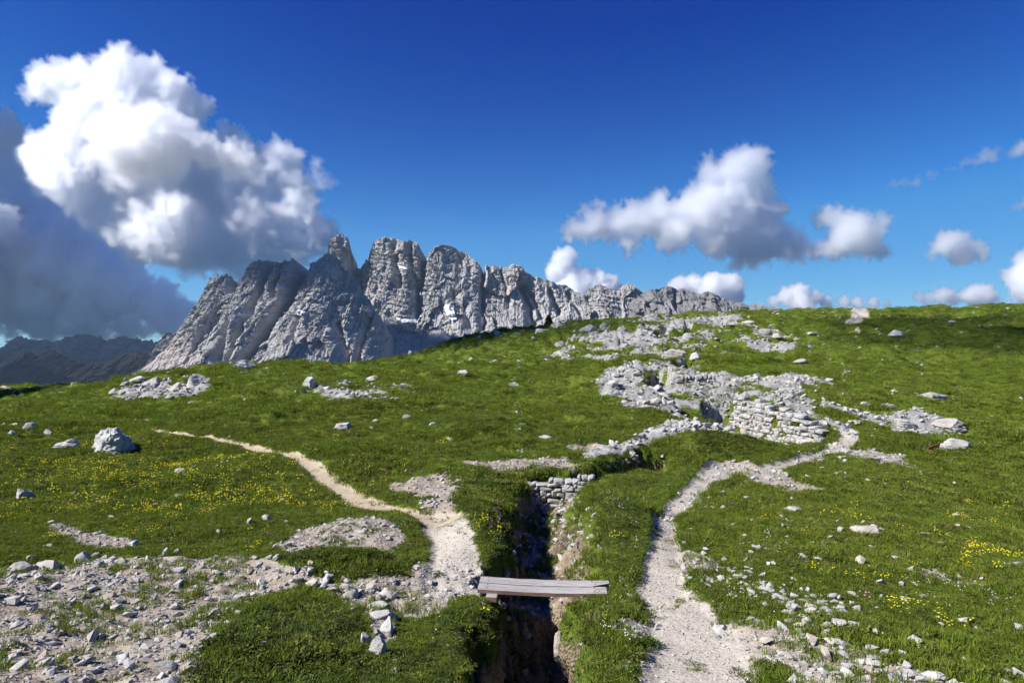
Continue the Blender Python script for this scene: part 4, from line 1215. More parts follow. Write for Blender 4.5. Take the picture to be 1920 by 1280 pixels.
for lab, row in STONE_ROWS.items():
    for i, (_, o) in enumerate(sorted(row, key=lambda t: t[0])):
        o['label'] = f"{ordinal(i)} from left of {lab}"


# ------------------------------------------------------------------ geometry-node scatter for what nobody could count
HIDDEN = {}


def scatter_group(coll):
    ng = bpy.data.node_groups.new("scatter_" + coll.name, 'GeometryNodeTree')
    ng.interface.new_socket("Geometry", in_out='INPUT', socket_type='NodeSocketGeometry')
    ng.interface.new_socket("Geometry", in_out='OUTPUT', socket_type='NodeSocketGeometry')
    N = ng.nodes.new
    gi, go = N('NodeGroupInput'), N('NodeGroupOutput')
    iop = N('GeometryNodeInstanceOnPoints'); ci = N('GeometryNodeCollectionInfo')
    ci.inputs['Collection'].default_value = coll; ci.inputs['Separate Children'].default_value = True; ci.inputs['Reset Children'].default_value = True
    iop.inputs['Pick Instance'].default_value = True

    def na(name, typ):
        a = N('GeometryNodeInputNamedAttribute'); a.data_type = typ; a.inputs['Name'].default_value = name
        return a.outputs['Attribute']
    e2r = N('FunctionNodeEulerToRotation')
    ng.links.new(na("rot", 'FLOAT_VECTOR'), e2r.inputs[0])
    L = ng.links.new
    L(gi.outputs[0], iop.inputs['Points']); L(ci.outputs[0], iop.inputs['Instance'])
    L(na("idx", 'INT'), iop.inputs['Instance Index']); L(e2r.outputs[0], iop.inputs['Rotation']); L(na("scl", 'FLOAT_VECTOR'), iop.inputs['Scale'])
    L(iop.outputs[0], go.inputs[0])
    return ng


def scatter(name, meshes, pts, rot, scl, label=None, cat=None):
    key = tuple(m.name for m in meshes)
    if key not in HIDDEN:
        c = bpy.data.collections.new(name + "_sources")
        for i, m in enumerate(meshes):
            c.objects.link(bpy.data.objects.new(f"{name}_piece_{i:02d}", m))
        HIDDEN[key] = scatter_group(c)
    me = bpy.data.meshes.new(name)
    n = len(pts)
    me.vertices.add(n); me.vertices.foreach_set('co', np.asarray(pts, np.float32).ravel())
    a = me.attributes.new("rot", 'FLOAT_VECTOR', 'POINT'); a.data.foreach_set('vector', np.asarray(rot, np.float32).ravel())
    scl = np.asarray(scl, np.float32)
    if scl.ndim == 1: scl = np.repeat(scl[:, None], 3, 1)
    a = me.attributes.new("scl", 'FLOAT_VECTOR', 'POINT'); a.data.foreach_set('vector', scl.ravel())
    a = me.attributes.new("idx", 'INT', 'POINT'); a.data.foreach_set('value', RNG.integers(0, len(meshes), n).astype(np.int32))
    o = link(name, me)
    o.modifiers.new("scatter", 'NODES').node_group = HIDDEN[key]
    o['kind'] = 'stuff'
    if label: o['label'] = label
    if cat: o['category'] = cat
    return o


def fan_points(n, d0, d1, seed, power=1.0, umin=-190, umax=2110):
    """Random ground points in the fan in front of the viewer, even in area (power 1) between depths d0 and d1."""
    rr = np.random.default_rng(seed)
    y = np.sqrt(d0 ** 2 + rr.random(n) ** power * (d1 ** 2 - d0 ** 2))
    u = rr.uniform(umin, umax, n)
    return (u - 960) / F_PX * y, y


def rand_rot(n, tilt, rr=RNG):
    return np.stack([rr.uniform(-tilt, tilt, n), rr.uniform(-tilt, tilt, n), rr.uniform(0, 6.283, n)], 1)


# gravel, pebbles and rubble
PEBBLES = [stone_mesh(f"pebble_{i}", 90 + i, M['gravel'], random.uniform(0.4, 0.75), 13) for i in range(8)]


def pebble_field(name, n, d0, d1, seed, s0, s1, which, thr=0.5, power=2.2, label=None):
    x, y = fan_points(n, d0, d1, seed)
    z, g, d, r, pa, rd, cut = ground_fields(x, y)
    m = {'gravel': np.maximum(g, 0.55 * pa), 'gravel_only': g, 'rock': r, 'edge': 1 - np.abs(np.maximum(g, pa) - 0.35) * 2.4}[which]
    sc_ = np.clip(20.0 / y, .25, 1.0)
    keep = (m + 0.42 * perlin(x * 1.7 * sc_, y * 1.7 * sc_, 8.8) + 0.25 * perlin(x * 6 * sc_, y * 6 * sc_, 2.8) + .18 * RNG.normal(size=len(x)) > thr) & (cut < 0.1)
    keep &= ~((x < -.5) & (y > 13.5) & (pa > .3) & (g < .3))
    x, y, z = x[keep], y[keep], z[keep]
    k = len(x)
    s = s0 + (s1 - s0) * RNG.random(k) ** power
    scatter(name, PEBBLES, np.stack([x, y, z + s * 0.12], 1), rand_rot(k, 0.5), np.stack([s * RNG.uniform(.8, 1.3, k), s * RNG.uniform(.7, 1.1, k), s * RNG.uniform(.6, 1.1, k)], 1), label, "gravel")


pebble_field("gravel", 48000, 4.3, 14, 1, 0.012, 0.05, 'gravel', 0.42, 2.0, "loose pale gravel on the paths and the lower left field")
pebble_field("gravel", 15000, 4.3, 14, 2, 0.025, 0.14, 'gravel_only', 0.55, 3.2, "coarse limestone rubble of the lower left gravel field")
pebble_field("gravel", 52000, 14, 34, 3, 0.03, 0.16, 'gravel', 0.48, 2.6, "pale gravel of the fans beside the far path")
pebble_field("gravel", 14000, 5, 34, 4, 0.03, 0.13, 'edge', 0.95, 2.5, "scattered pebbles in the grass along the gravel")
pebble_field("rubble", 62000, 22, 75, 5, 0.08, 0.42, 'rock', 0.55, 2.2, "white limestone rubble heaped around the old trenches")
pebble_field("rubble", 50000, 75, 150, 6, 0.18, 0.75, 'rock', 0.58, 2.4, "pale rubble on the hillside around the clefts")
x, y = fan_points(16000, 5, 14, 73, 1.0, 1270, 2000)   # white stones strewn through the right meadow
z, g, d, r, pa, rd, cut = ground_fields(x, y)
uu, vv_ = 960 + F_PX * x / y, 640 - F_PX * z / y
dens = .5 * np.exp(-((vv_ - 1130 - (uu - 1330) * .22) / 42) ** 2) + .35 * np.exp(-((vv_ - 1080 - (uu - 1300) * .35) / 25) ** 2) + .03
k_ = (RNG.random(len(x)) < dens * sstep(-.1, .5, fbm(x * .8, y * .8, 3.4, 3))) & (cut < .05); x, y, z = x[k_], y[k_], z[k_]
s = .025 + .11 * RNG.random(len(x)) ** 2.6
scatter("pebbles", PEBBLES, np.stack([x, y, z + s * .3], 1), rand_rot(len(x), .4), np.stack([s * 1.3, s, s], 1), "white stones strewn in streaks through the right meadow", "stones")
x, y = fan_points(60000, 4.3, 40, 71, 1.0, 850, 1560)   # stones sticking out of the trench sides and lying on their floors
z, g, d, r, pa, rd, cut = ground_fields(x, y)
k_ = (cut > .12) & (RNG.random(len(x)) < .5); x, y, z = x[k_], y[k_], z[k_]
s = (.025 + .16 * RNG.random(len(x)) ** 3) * np.clip(y / 14, .8, 2.0)
scatter("trench_stones", PEBBLES, np.stack([x, y, z], 1), rand_rot(len(x), .6), np.stack([s * 1.2, s, s], 1), "stones in the earth sides and on the floors of the trenches", "stones")
x, y = fan_points(5200, 16, 150, 17)
z, g, d, r, pa, rd, cut = ground_fields(x, y)
k_ = (fbm(x * 0.12, y * 0.12, 6.6, 3) + .25 * sstep(60, 120, y) > 0.30) & (cut < 0.05); x, y, z = x[k_], y[k_], z[k_]
s = (0.04 + 0.10 * RNG.random(len(x)) ** 2) * np.clip(y / 22, 1, 4.5)
scatter("pebbles", PEBBLES, np.stack([x, y, z + s * 0.2], 1), rand_rot(len(x), 0.3), np.stack([s * 1.4, s, s * 0.8], 1), "small pale stones peppered over the green slopes", "stones")


# ------------------------------------------------------------------ dry stone walls
M['wall_stone'] = mat_rock("weathered_wall_limestone", 0.80, 2.6)
BLOCKS = [block_mesh(f"wall_stone_{i}", 300 + i, M['wall_stone']) for i in range(18)]


def dry_wall(name, label, p0, p1, z0, top0, top1, ch, thick=0.35, seed=1, base0=0.0, base1=0.0, topfn=None, lean=0.06, face=1, core=True, gaps=0.03):
    """Stones laid in courses along the line p0 -> p1 (world x, y); face +1: the wall faces the right hand side of that direction."""
    rr = random.Random(seed)
    p0, p1 = Vector(p0), Vector(p1)
    L = (p1 - p0).length; dr = (p1 - p0) / L
    nrm = Vector((dr.y, -dr.x)) * face
    root = bpy.data.objects.new(name, None); COL.objects.link(root)
    root.location = ((p0.x + p1.x) / 2, (p0.y + p1.y) / 2, z0)
    tag(root, label, "stone wall")
    ang = math.atan2(dr.y, dr.x)

    def top(s):
        t = s / L
        return top0 + (top1 - top0) * t + (topfn(t) if topfn else 0)
    zz = min(base0, base1)
    count = 0
    while zz < max(top(L * i / 10) for i in range(11)):
        c = ch * rr.uniform(0.6, 1.35)
        s = -rr.uniform(0, ch)
        while s < L:
            ln = ch * rr.choice([.7, .9, 1.2, 1.5, 1.9, 2.6]) * rr.uniform(.85, 1.15)
            mid = s + ln / 2
            b = base0 + (base1 - base0) * max(0, min(1, mid / L))
            hh = c * rr.uniform(0.7, 1.3)
            if 0 <= mid <= L and rr.random() > gaps and zz + hh * 0.5 > b and zz + hh * 0.4 < top(mid):
                me = BLOCKS[rr.randrange(len(BLOCKS))]
                o = link("stone", me, None, root)
                dd = thick * rr.uniform(0.7, 1.1)
                off = nrm * (-dd / 2 + rr.uniform(-0.16, 0.16) * ch - lean * zz)
                q = p0 + dr * mid + off
                o.location = (q.x - root.location.x, q.y - root.location.y, zz + hh / 2)
                o.scale = (ln * 0.98, dd, hh * 1.0)
                o.rotation_euler = (rr.uniform(-.12, .12), rr.uniform(-.16, .16), ang + rr.uniform(-.2, .2))
                count += 1
            s += ln
        zz += c * 0.96
    if core:                                          # packed earth and rubble behind the facing stones
        bm = bmesh.new(); nS = 12
        rows_ = []
        for i in range(nS + 1):
            s = L * i / nS
            tp = top(s) - ch * 0.6; b0 = min(base0, base1) - 0.4
            a = p0 + dr * s - nrm * thick * 0.6; a2 = a - nrm * lean * tp; b = a2 - nrm * thick * 0.9
            rows_.append([bm.verts.new((q.x - root.location.x, q.y - root.location.y, h)) for q, h in ((a, b0), (a2, tp), (b, tp), (b, b0))])
        for i in range(nS):
            for k in range(4):
                bm.faces.new((rows_[i][k], rows_[i + 1][k], rows_[i + 1][(k + 1) % 4], rows_[i][(k + 1) % 4]))
        bm.faces.new(rows_[0]); bm.faces.new(rows_[-1][::-1])
        bmesh.ops.recalc_face_normals(bm, faces=bm.faces)
        me = bpy.data.meshes.new("earth_core"); bm.to_mesh(me); bm.free(); me.materials.append(M['earth'])
        link("earth_core", me, None, root)
    return root


tt = NT("packed_earth"); _p = tt.pos(); _n = tt.noise(_p, 6, 6, .7)
M['earth'] = tt.done(tt.bsdf(tt.ramp(_n, [(.3, (.10, .075, .05)), (.7, (.22, .175, .12))]), .95, tt.bump(_n, .8, .05)))


def at(u, v, y): return Vector(((u - 960) / F_PX * y, y, (640 - v) / F_PX * y))


# retaining wall at the end of the near trench
a, b = at(968, 884, 18.4), at(1108, 884, 18.0)
zt = float(base_z(a.x, 19)) + 0.02
dry_wall("retaining_wall", "low dry stone retaining wall closing the end of the near trench", (a.x, a.y), (b.x, b.y), zt - 1.15, 1.02, 1.26, 0.135, 0.32, 5, 0.0, 0.15, lambda t: 0.12 * max(0, t - 0.8) * 5)
# the big lit masonry wall of the pit
za, zb_ = float(base_z(*WALL_A)) - 1.75, float(base_z(*WALL_B)) - 2.0
dry_wall("masonry_wall", "big sunlit dry stone masonry wall above the trench pit", WALL_A, WALL_B, min(za, zb_), 1.95 + za - min(za, zb_), 2.0 + zb_ - min(za, zb_), 0.21, 0.5, 9, za - min(za, zb_), zb_ - min(za, zb_), lambda t: 0.25 * math.sin(t * 3.1) + 0.28 * float(perlin(t * 7.0, 3.3)), lean=0.16, gaps=0.10)
# the upper wall corner on the rubble bank
zu = float(base_z(*UP_B)) - 1.75
dry_wall("upper_wall", "pale dry stone wall corner at the dark far trench pit", UP_A, UP_B, zu, 2.45, 2.0, 0.24, 0.5, 12, 0.3, 0.0, lean=0.05)
c = np.array(P(1345, 712))
dry_wall("upper_wall", "pale dry stone wall running right from the far pit corner", UP_B, c, zu, 2.0, 2.2, 0.26, 0.5, 15, 0.9, 1.3, lean=0.1)


# ------------------------------------------------------------------ plank footbridge over the trench
def mat_wood():
    t = NT("weathered_wood"); p = t.obj()
    q = t.vscale(p, (0.8, 14.0, 14.0))
    n = t.noise(q, 2.2, 8, .7, .4); n2 = t.noise(t.vscale(p, (2.0, 40, 40)), 3, 5, .6)
    c = t.ramp(n, [(.28, (.15, .135, .125)), (.45, (.30, .28, .27)), (.62, (.40, .385, .375)), (.8, (.48, .465, .45))])
    c = t.mix(t.rng(n2, .42, .30, 0, .8), c, (.09, .075, .065))
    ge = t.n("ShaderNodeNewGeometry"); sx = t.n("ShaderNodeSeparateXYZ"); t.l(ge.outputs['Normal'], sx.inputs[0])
    side = t.rng(sx.outputs[2], .6, .2)                 # brown edges, darkened in colour for the shade on them
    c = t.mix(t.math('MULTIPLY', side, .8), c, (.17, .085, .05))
    return t.done(t.bsdf(c, .8, t.bump(t.math('ADD', n, n2), .7, .01), .25))


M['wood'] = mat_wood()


def plank_mesh(name, L, W, T, seed, taper=0.0):
    nx, nyy = 40, 6
    bm = bmesh.new(); rr = np.random.default_rng(seed)
    rows_ = []
    for i in range(nx + 1):
        s = i / nx; x = (s - .5) * L
        w0 = -W / 2 + .007 * perlin(s * 7 + seed, .3, 0); w1 = W / 2 + .007 * perlin(s * 6 + seed, 5.3, 0)
        if taper and s > 0.86: w0 += (s - .86) / .14 * taper * W
        sag = -.02 * math.sin(s * math.pi)
        ring = []
        for k in range(nyy + 1):
            yy = w0 + (w1 - w0) * k / nyy
            edge = 0.006 if k in (0, nyy) else 0
            ring.append((x, yy, T / 2 + sag - edge + .004 * float(perlin(s * 11 + seed, k * 1.3, 0))))
        for k in range(nyy, -1, -1):
            yy = w0 + (w1 - w0) * k / nyy
            ring.append((x, yy, -T / 2 + sag))
        rows_.append([bm.verts.new(q) for q in ring])
    n = len(rows_[0])
    for i in range(nx):
        for k in range(n):
            bm.faces.new((rows_[i][k], rows_[i + 1][k], rows_[i + 1][(k + 1) % n], rows_[i][(k + 1) % n]))
    bm.faces.new(rows_[0]); bm.faces.new(rows_[-1][::-1])
    bmesh.ops.recalc_face_normals(bm, faces=bm.faces)
    me = bpy.data.meshes.new(name); bm.to_mesh(me); bm.free(); me.materials.append(M['wood'])
    return me


def box_mesh(name, sx, sy, sz, mat, bev=0.01):
    bm = bmesh.new(); bmesh.ops.create_cube(bm, size=1.0, matrix=Matrix.Diagonal((sx, sy, sz, 1)))
    bmesh.ops.bevel(bm, geom=bm.edges[:], offset=bev, segments=2, affect='EDGES', profile=.6)
    me = bpy.data.meshes.new(name); bm.to_mesh(me); bm.free(); me.materials.append(mat); return me


lf, rb = at(904, 1117, 9.15), at(1138, 1108, 9.55)
bridge = bpy.data.objects.new("plank_footbridge", None); COL.objects.link(bridge)
bz = max(float(gz((905 - 960) / F_PX * 9.35, 9.35)[0]), float(gz((1140 - 960) / F_PX * 9.35, 9.35)[0])) + 0.04
bc = Vector((((904 + 1138) / 2 - 960) / F_PX * 9.35, 9.4, bz))
bridge.location = bc; bridge.rotation_euler = (0, R(0.9), R(-3.0))
tag(bridge, "weathered grey plank footbridge across the trench", "footbridge")
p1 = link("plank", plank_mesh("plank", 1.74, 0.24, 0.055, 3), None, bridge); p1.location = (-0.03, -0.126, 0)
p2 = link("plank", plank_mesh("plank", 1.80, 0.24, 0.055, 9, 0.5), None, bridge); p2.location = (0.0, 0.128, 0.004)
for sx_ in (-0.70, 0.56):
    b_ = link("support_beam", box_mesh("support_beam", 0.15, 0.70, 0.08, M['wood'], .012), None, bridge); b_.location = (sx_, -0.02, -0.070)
for k_, (nx_, ny_) in enumerate([(-.78, -.19), (-.78, -.06), (-.78, .07), (-.78, .19), (.68, -.19), (.68, -.05), (.70, .08), (.66, .19)]):
    bm = bmesh.new(); bmesh.ops.create_cone(bm, cap_ends=True, segments=8, radius1=.008, radius2=.006, depth=.01)
    me = bpy.data.meshes.new("nail_head"); bm.to_mesh(me); bm.free()
    t_ = M.get('rust')
    if not t_:
        t2 = NT("rusty_iron"); nn = t2.noise(t2.pos(), 30, 5, .6)
        M['rust'] = t2.done(t2.bsdf(t2.ramp(nn, [(.3, (.11, .045, .025)), (.55, (.27, .095, .045)), (.8, (.34, .15, .075))]), .85, t2.bump(nn, .5, .01)))
    me.materials.append(M['rust'])
    n_ = link("nail_head", me, None, bridge); n_.location = (nx_, ny_, .031)

# rusty beam lying at the rock ledge on the right slope: an old angle iron
g0 = P_real(1738, 852); g1 = at(1774, 843, g0.y + .5)
g0.z += .05; g1.z = max(g1.z, float(gz(g1.x, g1.y)[0]) + .03)
Lb = (g1 - g0).length
bm = bmesh.new()
prof = [(0, 0), (.16, 0), (.16, .02), (.02, .02), (.02, .16), (0, .16)]
va = [bm.verts.new((-Lb / 2, a - .08, b)) for a, b in prof]; vb = [bm.verts.new((Lb / 2, a - .08, b)) for a, b in prof]
for i in range(6): bm.faces.new((va[i], vb[i], vb[(i + 1) % 6], va[(i + 1) % 6]))
bm.faces.new(va); bm.faces.new(vb[::-1]); bmesh.ops.recalc_face_normals(bm, faces=bm.faces)
me = bpy.data.meshes.new("rusty_beam"); bm.to_mesh(me); bm.free(); me.materials.append(M['rust'])
o = link("rusty_beam", me); o.location = (g0 + g1) / 2
dv = (g1 - g0).normalized(); o.rotation_euler = dv.to_track_quat('X', 'Z').to_euler()
tag(o, "rusty red brown iron beam lying in the grass at the dark rock ledge", "beam")


# ------------------------------------------------------------------ plants
def mat_leaf(name, kind):
    t = NT(name)
    oi = t.n("ShaderNodeObjectInfo")
    p = oi.outputs['Location']
    if kind == 'grass':
        c = grass_patch_color(t, p)
        c = t.mix(t.rng(oi.outputs['Random'], 0, 1, 0.0, 0.45), c, (0.160, 0.200, 0.026))
        c = t.mix(t.rng(oi.outputs['Random'], 0.86, 0.96, 0.0, 0.7), c, (0.20, 0.17, 0.075))
        tr = (0.20, 0.26, 0.02)
    elif kind == 'herb':
        n = t.noise(p, 0.9, 4, .65)
        c = t.ramp(n, [(.32, (.055, .088, .014)), (.48, (.100, .130, .020)), (.6, (.140, .150, .030)), (.74, (.170, .135, .055))])
        c = t.mix(t.rng(oi.outputs['Random'], 0.6, 1.0, 0.0, 0.5), c, (.14, .15, .05))
        tr = (0.12, 0.14, 0.02)
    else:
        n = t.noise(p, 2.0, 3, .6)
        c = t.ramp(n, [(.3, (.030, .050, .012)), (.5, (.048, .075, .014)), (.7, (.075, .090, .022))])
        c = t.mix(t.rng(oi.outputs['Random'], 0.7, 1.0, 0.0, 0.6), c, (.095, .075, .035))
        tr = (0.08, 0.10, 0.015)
    lum = t.rng(t.math('FRACT', t.math('MULTIPLY', oi.outputs['Random'], 13.7)), 0, 1, 0.50, 1.45)   # every tuft its own shade
    vm = t.n('ShaderNodeVectorMath', operation='SCALE'); t.l(c, vm.inputs[0]); t.l(lum, vm.inputs['Scale']); c = vm.outputs[0]
    d = t.bsdf(c, 0.75, None, 0.12)
    b = t.n("ShaderNodeBsdfTranslucent")
    t.l(t.mix(0.5, c, tr), b.inputs[0])
    ms = t.n("ShaderNodeMixShader"); ms.inputs[0].default_value = 0.30
    t.l(d, ms.inputs[1]); t.l(b.outputs[0], ms.inputs[2])
    return t.done(ms.outputs[0])


M['grass'] = mat_leaf("grass_blades", 'grass')
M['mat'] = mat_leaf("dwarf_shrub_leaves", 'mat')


def tuft_mesh(name, seed, nb, rad, h0, h1, width, mat, seg=2):
    rr = random.Random(seed); V = []; Fc = []
    for i in range(nb):
        a = rr.uniform(0, 6.283); r = rad * math.sqrt(rr.random())
        x, y = r * math.cos(a), r * math.sin(a)
        h = rr.uniform(h0, h1); la = rr.uniform(0, 6.283) if rr.random() < .5 else a; ln = h * rr.uniform(.15, .75)
        wa = rr.uniform(0, 6.283); w = width * rr.uniform(.7, 1.3)
        cx, sx = math.cos(wa) * w / 2, math.sin(wa) * w / 2
        dx, dy = math.cos(la) * ln, math.sin(la) * ln
        b = len(V)
        if seg == 2:
            V += [(x - cx, y - sx, -.01), (x + cx, y + sx, -.01), (x + dx * .35 - cx * .8, y + dy * .35 - sx * .8, h * .6), (x + dx * .35 + cx * .8, y + dy * .35 + sx * .8, h * .6), (x + dx, y + dy, h)]
            Fc += [(b, b + 1, b + 3), (b, b + 3, b + 2), (b + 2, b + 3, b + 4)]
        else:
            V += [(x - cx, y - sx, -.02), (x + cx, y + sx, -.02), (x + dx, y + dy, h)]
            Fc += [(b, b + 1, b + 2)]
    return mesh_np(name, V, Fc, False, mat)


def mat_mesh(name, seed, n, rad, h, leaf, mat):
    """Low cushion of many small leaves."""
    rr = random.Random(seed); V = []; Fc = []
    for i in range(n):
        a = rr.uniform(0, 6.283); r = rad * math.sqrt(rr.random())
        z = h * (1 - (r / rad) ** 2) * rr.uniform(.35, 1.05)
        c = Vector((r * math.cos(a), r * math.sin(a), z))
        nrm = Vector((rr.gauss(0, .6), rr.gauss(0, .6), 1)).normalized()
        t = nrm.orthogonal().normalized(); bt = nrm.cross(t); th = rr.uniform(0, 6.283)
        d1 = (t * math.cos(th) + bt * math.sin(th)) * leaf * rr.uniform(.7, 1.3); d2 = nrm.cross(d1) * .5
        b = len(V); V += [tuple(c - d1), tuple(c + d2), tuple(c + d1), tuple(c - d2)]; Fc += [(b, b + 1, b + 2), (b, b + 2, b + 3)]
    return mesh_np(name, V, Fc, False, mat)


T_NEAR = [tuft_mesh(f"grass_tuft_{i}", 500 + i, 30, .08, .018, .06, .0065, M['grass']) for i in range(6)] + [tuft_mesh(f"grass_tuft_{6+i}", 520 + i, 22, .05, .04, .11, .006, M['grass']) for i in range(2)]
T_MID = [tuft_mesh(f"grass_turf_{i}", 530 + i, 44, .15, .025, .075, .012, M['grass'], 1) for i in range(6)]
T_FAR = [tuft_mesh(f"grass_clump_{i}", 540 + i, 52, .34, .03, .10, .030, M['grass'], 1) for i in range(6)]
M['herb'] = mat_leaf("herb_leaves", 'herb')
T_HERB = [mat_mesh(f"herb_rosette_{i}", 580 + i, 42, .09, .035, .014, M['herb']) for i in range(4)]
T_MAT = [mat_mesh(f"leaf_cushion_{i}", 560 + i, 100, .15, .048, .013, M['mat']) for i in range(5)]

MATS = [PP(q) for q in (
    [(360, 1285), (400, 1230), (450, 1180), (500, 1130), (600, 1125), (680, 1150), (690, 1200), (690, 1290)],
    [(740, 1290), (760, 1225), (800, 1180), (870, 1140), (930, 1150), (935, 1230), (900, 1300)],
    [(850, 905), (930, 885), (975, 905), (985, 960), (985, 1010), (975, 1060), (930, 1075), (880, 1030), (860, 960)],
    [(1105, 865), (1140, 850), (1170, 865), (1160, 895), (1115, 895)],
    [(1300, 840), (1350, 812), (1400, 815), (1430, 850), (1400, 862), (1340, 862)],
    [(470, 1075), (560, 1058), (680, 1046), (770, 1062), (740, 1080), (640, 1088), (560, 1085)],
    [(640, 812), (690, 806), (740, 800), (760, 788), (700, 792), (650, 800)],
    [(1080, 1000), (1110, 960), (1180, 940), (1215, 1000), (1200, 1060), (1130, 1090)],
)]


def mat_mask(x, y):
    m = np.zeros(np.shape(x))
    for q in MATS:
        lo = q.min(0) - 1; hi = q.max(0) + 1
        k = (x > lo[0]) & (x < hi[0]) & (y > lo[1]) & (y < hi[1])
        if np.any(k): m[k] = np.maximum(m[k], sstep(-.25, .25, poly_sd(x[k], y[k], q) + .25 * perlin(x[k] * 1.5, y[k] * 1.5, 6.1)))
    return m


def turf(name, meshes, n, d0, d1, seed, s0, s1, label, shrub=None, thr=0.42):
    x, y = fan_points(n, d0, d1, seed)
    z, g, d, r, pa, rd, cut = ground_fields(x, y)
    bare = np.maximum(np.maximum(g * .92, r), np.maximum(np.maximum(pa, rd), d * .8))
    nz = .45 * perlin(x * 2.1, y * 2.1, 3.9) + .3 * perlin(x * 6.5, y * 6.5, 1.9)
    keep = (bare + nz + .16 * RNG.normal(size=len(x)) < thr) & ~((np.abs(x - .45) < .88) & (np.abs(y - 9.4) < .25)) & (cut < .10 + .1 * RNG.random(len(x)))
    mm = mat_mask(x, y) if shrub is not None else 0
    if shrub is True: keep &= mm + .5 * fbm(x * 1.4, y * 1.4, 4.9, 3) > .35 + .5 * RNG.random(len(x))
    elif shrub is False: keep &= mm < .3 + 1.4 * RNG.random(len(x))
    x, y, z = x[keep], y[keep], z[keep]
    k = len(x)
    lush = .75 + .7 * sstep(-.5, .6, fbm(x * .5, y * .5, 7.3, 3))
    s = RNG.uniform(s0, s1, k) * lush
    return scatter(name, meshes, np.stack([x, y, z], 1), rand_rot(k, .25), np.stack([s, s, s * RNG.uniform(.75, 1.25, k)], 1), label, "grass" if not shrub else "plants")


turf("grass", T_NEAR, 52000, 4.2, 15, 31, .6, 1.0, "short alpine turf in the foreground", False)
turf("grass", T_MID, 62000, 14.5, 34, 32, .8, 1.3, "alpine meadow grass of the middle distance", False)
turf("grass", T_FAR, 60000, 32, 70, 33, .7, 1.2, "meadow grass on the further slopes", None)
turf("grass", T_FAR, 75000, 66, 165, 34, 1.1, 2.0, "grass on the far hillside", None)
turf("meadow_herbs", T_HERB, 34000, 4.2, 17, 37, .6, 1.3, "small broad leaved herbs between the foreground grass", None, .5)
turf("meadow_herbs", T_HERB, 26000, 16, 36, 38, 1.2, 2.2, "low broad leaved herbs in the middle meadow", None, .4)
x, y = fan_points(9000, 4.2, 12, 36)                # longer tufts growing through the gravel
z, g, d, r, pa, rd, cut = ground_fields(x, y)
k_ = (g > .5) & (fbm(x * 1.1, y * 1.1, 9.9, 3) > .27) & (pa < .3) & (cut < .05)
x, y, z = x[k_], y[k_], z[k_]
scatter("grass", T_NEAR, np.stack([x, y, z], 1), rand_rot(len(x), .3), RNG.uniform(.7, 1.35, len(x)), "grass tufts growing through the lower left gravel", "grass")
turf("heath_plants", T_MAT, 80000, 4.2, 26, 35, .5, 1.0, "dark low heath cushions on the trench banks and at the lower edge", True, .55)
# dark cushions over the far slopes: heath, and a stand-in for hummock shadow
x, y = fan_points(40000, 10.2, 34, 72, 1.0, 930, 1540)  # grass and weeds on the trench floor and ledges
z, g, d, r, pa, rd, cut = ground_fields(x, y)
k_ = (cut > .1) & (fbm(x * 1.3, y * 1.3, 5.1, 3) > .05); x, y, z = x[k_], y[k_], z[k_]
scatter("grass", T_NEAR, np.stack([x, y, z], 1), rand_rot(len(x), .3), RNG.uniform(.7, 1.5, len(x)), "grass growing on the trench floors and ledges", "grass")
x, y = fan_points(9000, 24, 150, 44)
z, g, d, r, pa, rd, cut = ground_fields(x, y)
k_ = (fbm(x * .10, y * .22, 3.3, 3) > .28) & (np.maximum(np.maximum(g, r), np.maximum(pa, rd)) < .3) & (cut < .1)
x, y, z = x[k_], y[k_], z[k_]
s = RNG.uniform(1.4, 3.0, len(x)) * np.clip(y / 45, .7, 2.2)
scatter("heath_plants", T_MAT, np.stack([x, y, z - .02], 1), rand_rot(len(x), .15), np.stack([s, s, s * .9], 1), "dark heath patches standing in for hummock shadow on the far slopes", "plants")


# flowers
def mat_petal(name, c0, c1):
    t = NT(name); oi = t.n("ShaderNodeObjectInfo")
    c = t.mix(oi.outputs['Random'], c0, c1)
    b = t.n("ShaderNodeBsdfTranslucent"); t.l(c, b.inputs[0])
    ms = t.n("ShaderNodeMixShader"); ms.inputs[0].default_value = .25
    t.l(t.bsdf(c, .7, None, .1), ms.inputs[1]); t.l(b.outputs[0], ms.inputs[2])
    return t.done(ms.outputs[0])


def flower_mesh(name, seed, petal, heads, r=.011):
    rr = random.Random(seed); V = []; Fc = []; mi = []
    for k in range(heads):
        bx, by, h = rr.gauss(0, .028), rr.gauss(0, .028), rr.uniform(.06, .13)
        tx, ty = bx + rr.uniform(-.02, .02), by + rr.uniform(-.02, .02)
        b = len(V); V += [(bx - .0012, by, 0), (bx + .0012, by, 0), (tx, ty, h)]; Fc.append((b, b + 1, b + 2)); mi.append(1)
        n = 6; b = len(V); V.append((tx, ty, h + r * .5))
        a0 = rr.uniform(0, 1)
        for i in range(n):
            a = a0 + i * 6.283 / n; V.append((tx + math.cos(a) * r, ty + math.sin(a) * r, h + rr.uniform(-.3, .25) * r))
        for i in range(n): Fc.append((b, b + 1 + i, b + 1 + (i + 1) % n)); mi.append(0)
        b = len(V); V.append((tx, ty, h - r * .9))
        for i in range(n): Fc.append((b, b - n + (i + 1) % n, b - n + i)); mi.append(0)
    me = mesh_np(name, V, Fc, False); me.materials.append(petal); me.materials.append(M['grass'])
    me.polygons.foreach_set('material_index', np.array(mi, np.int32)); return me


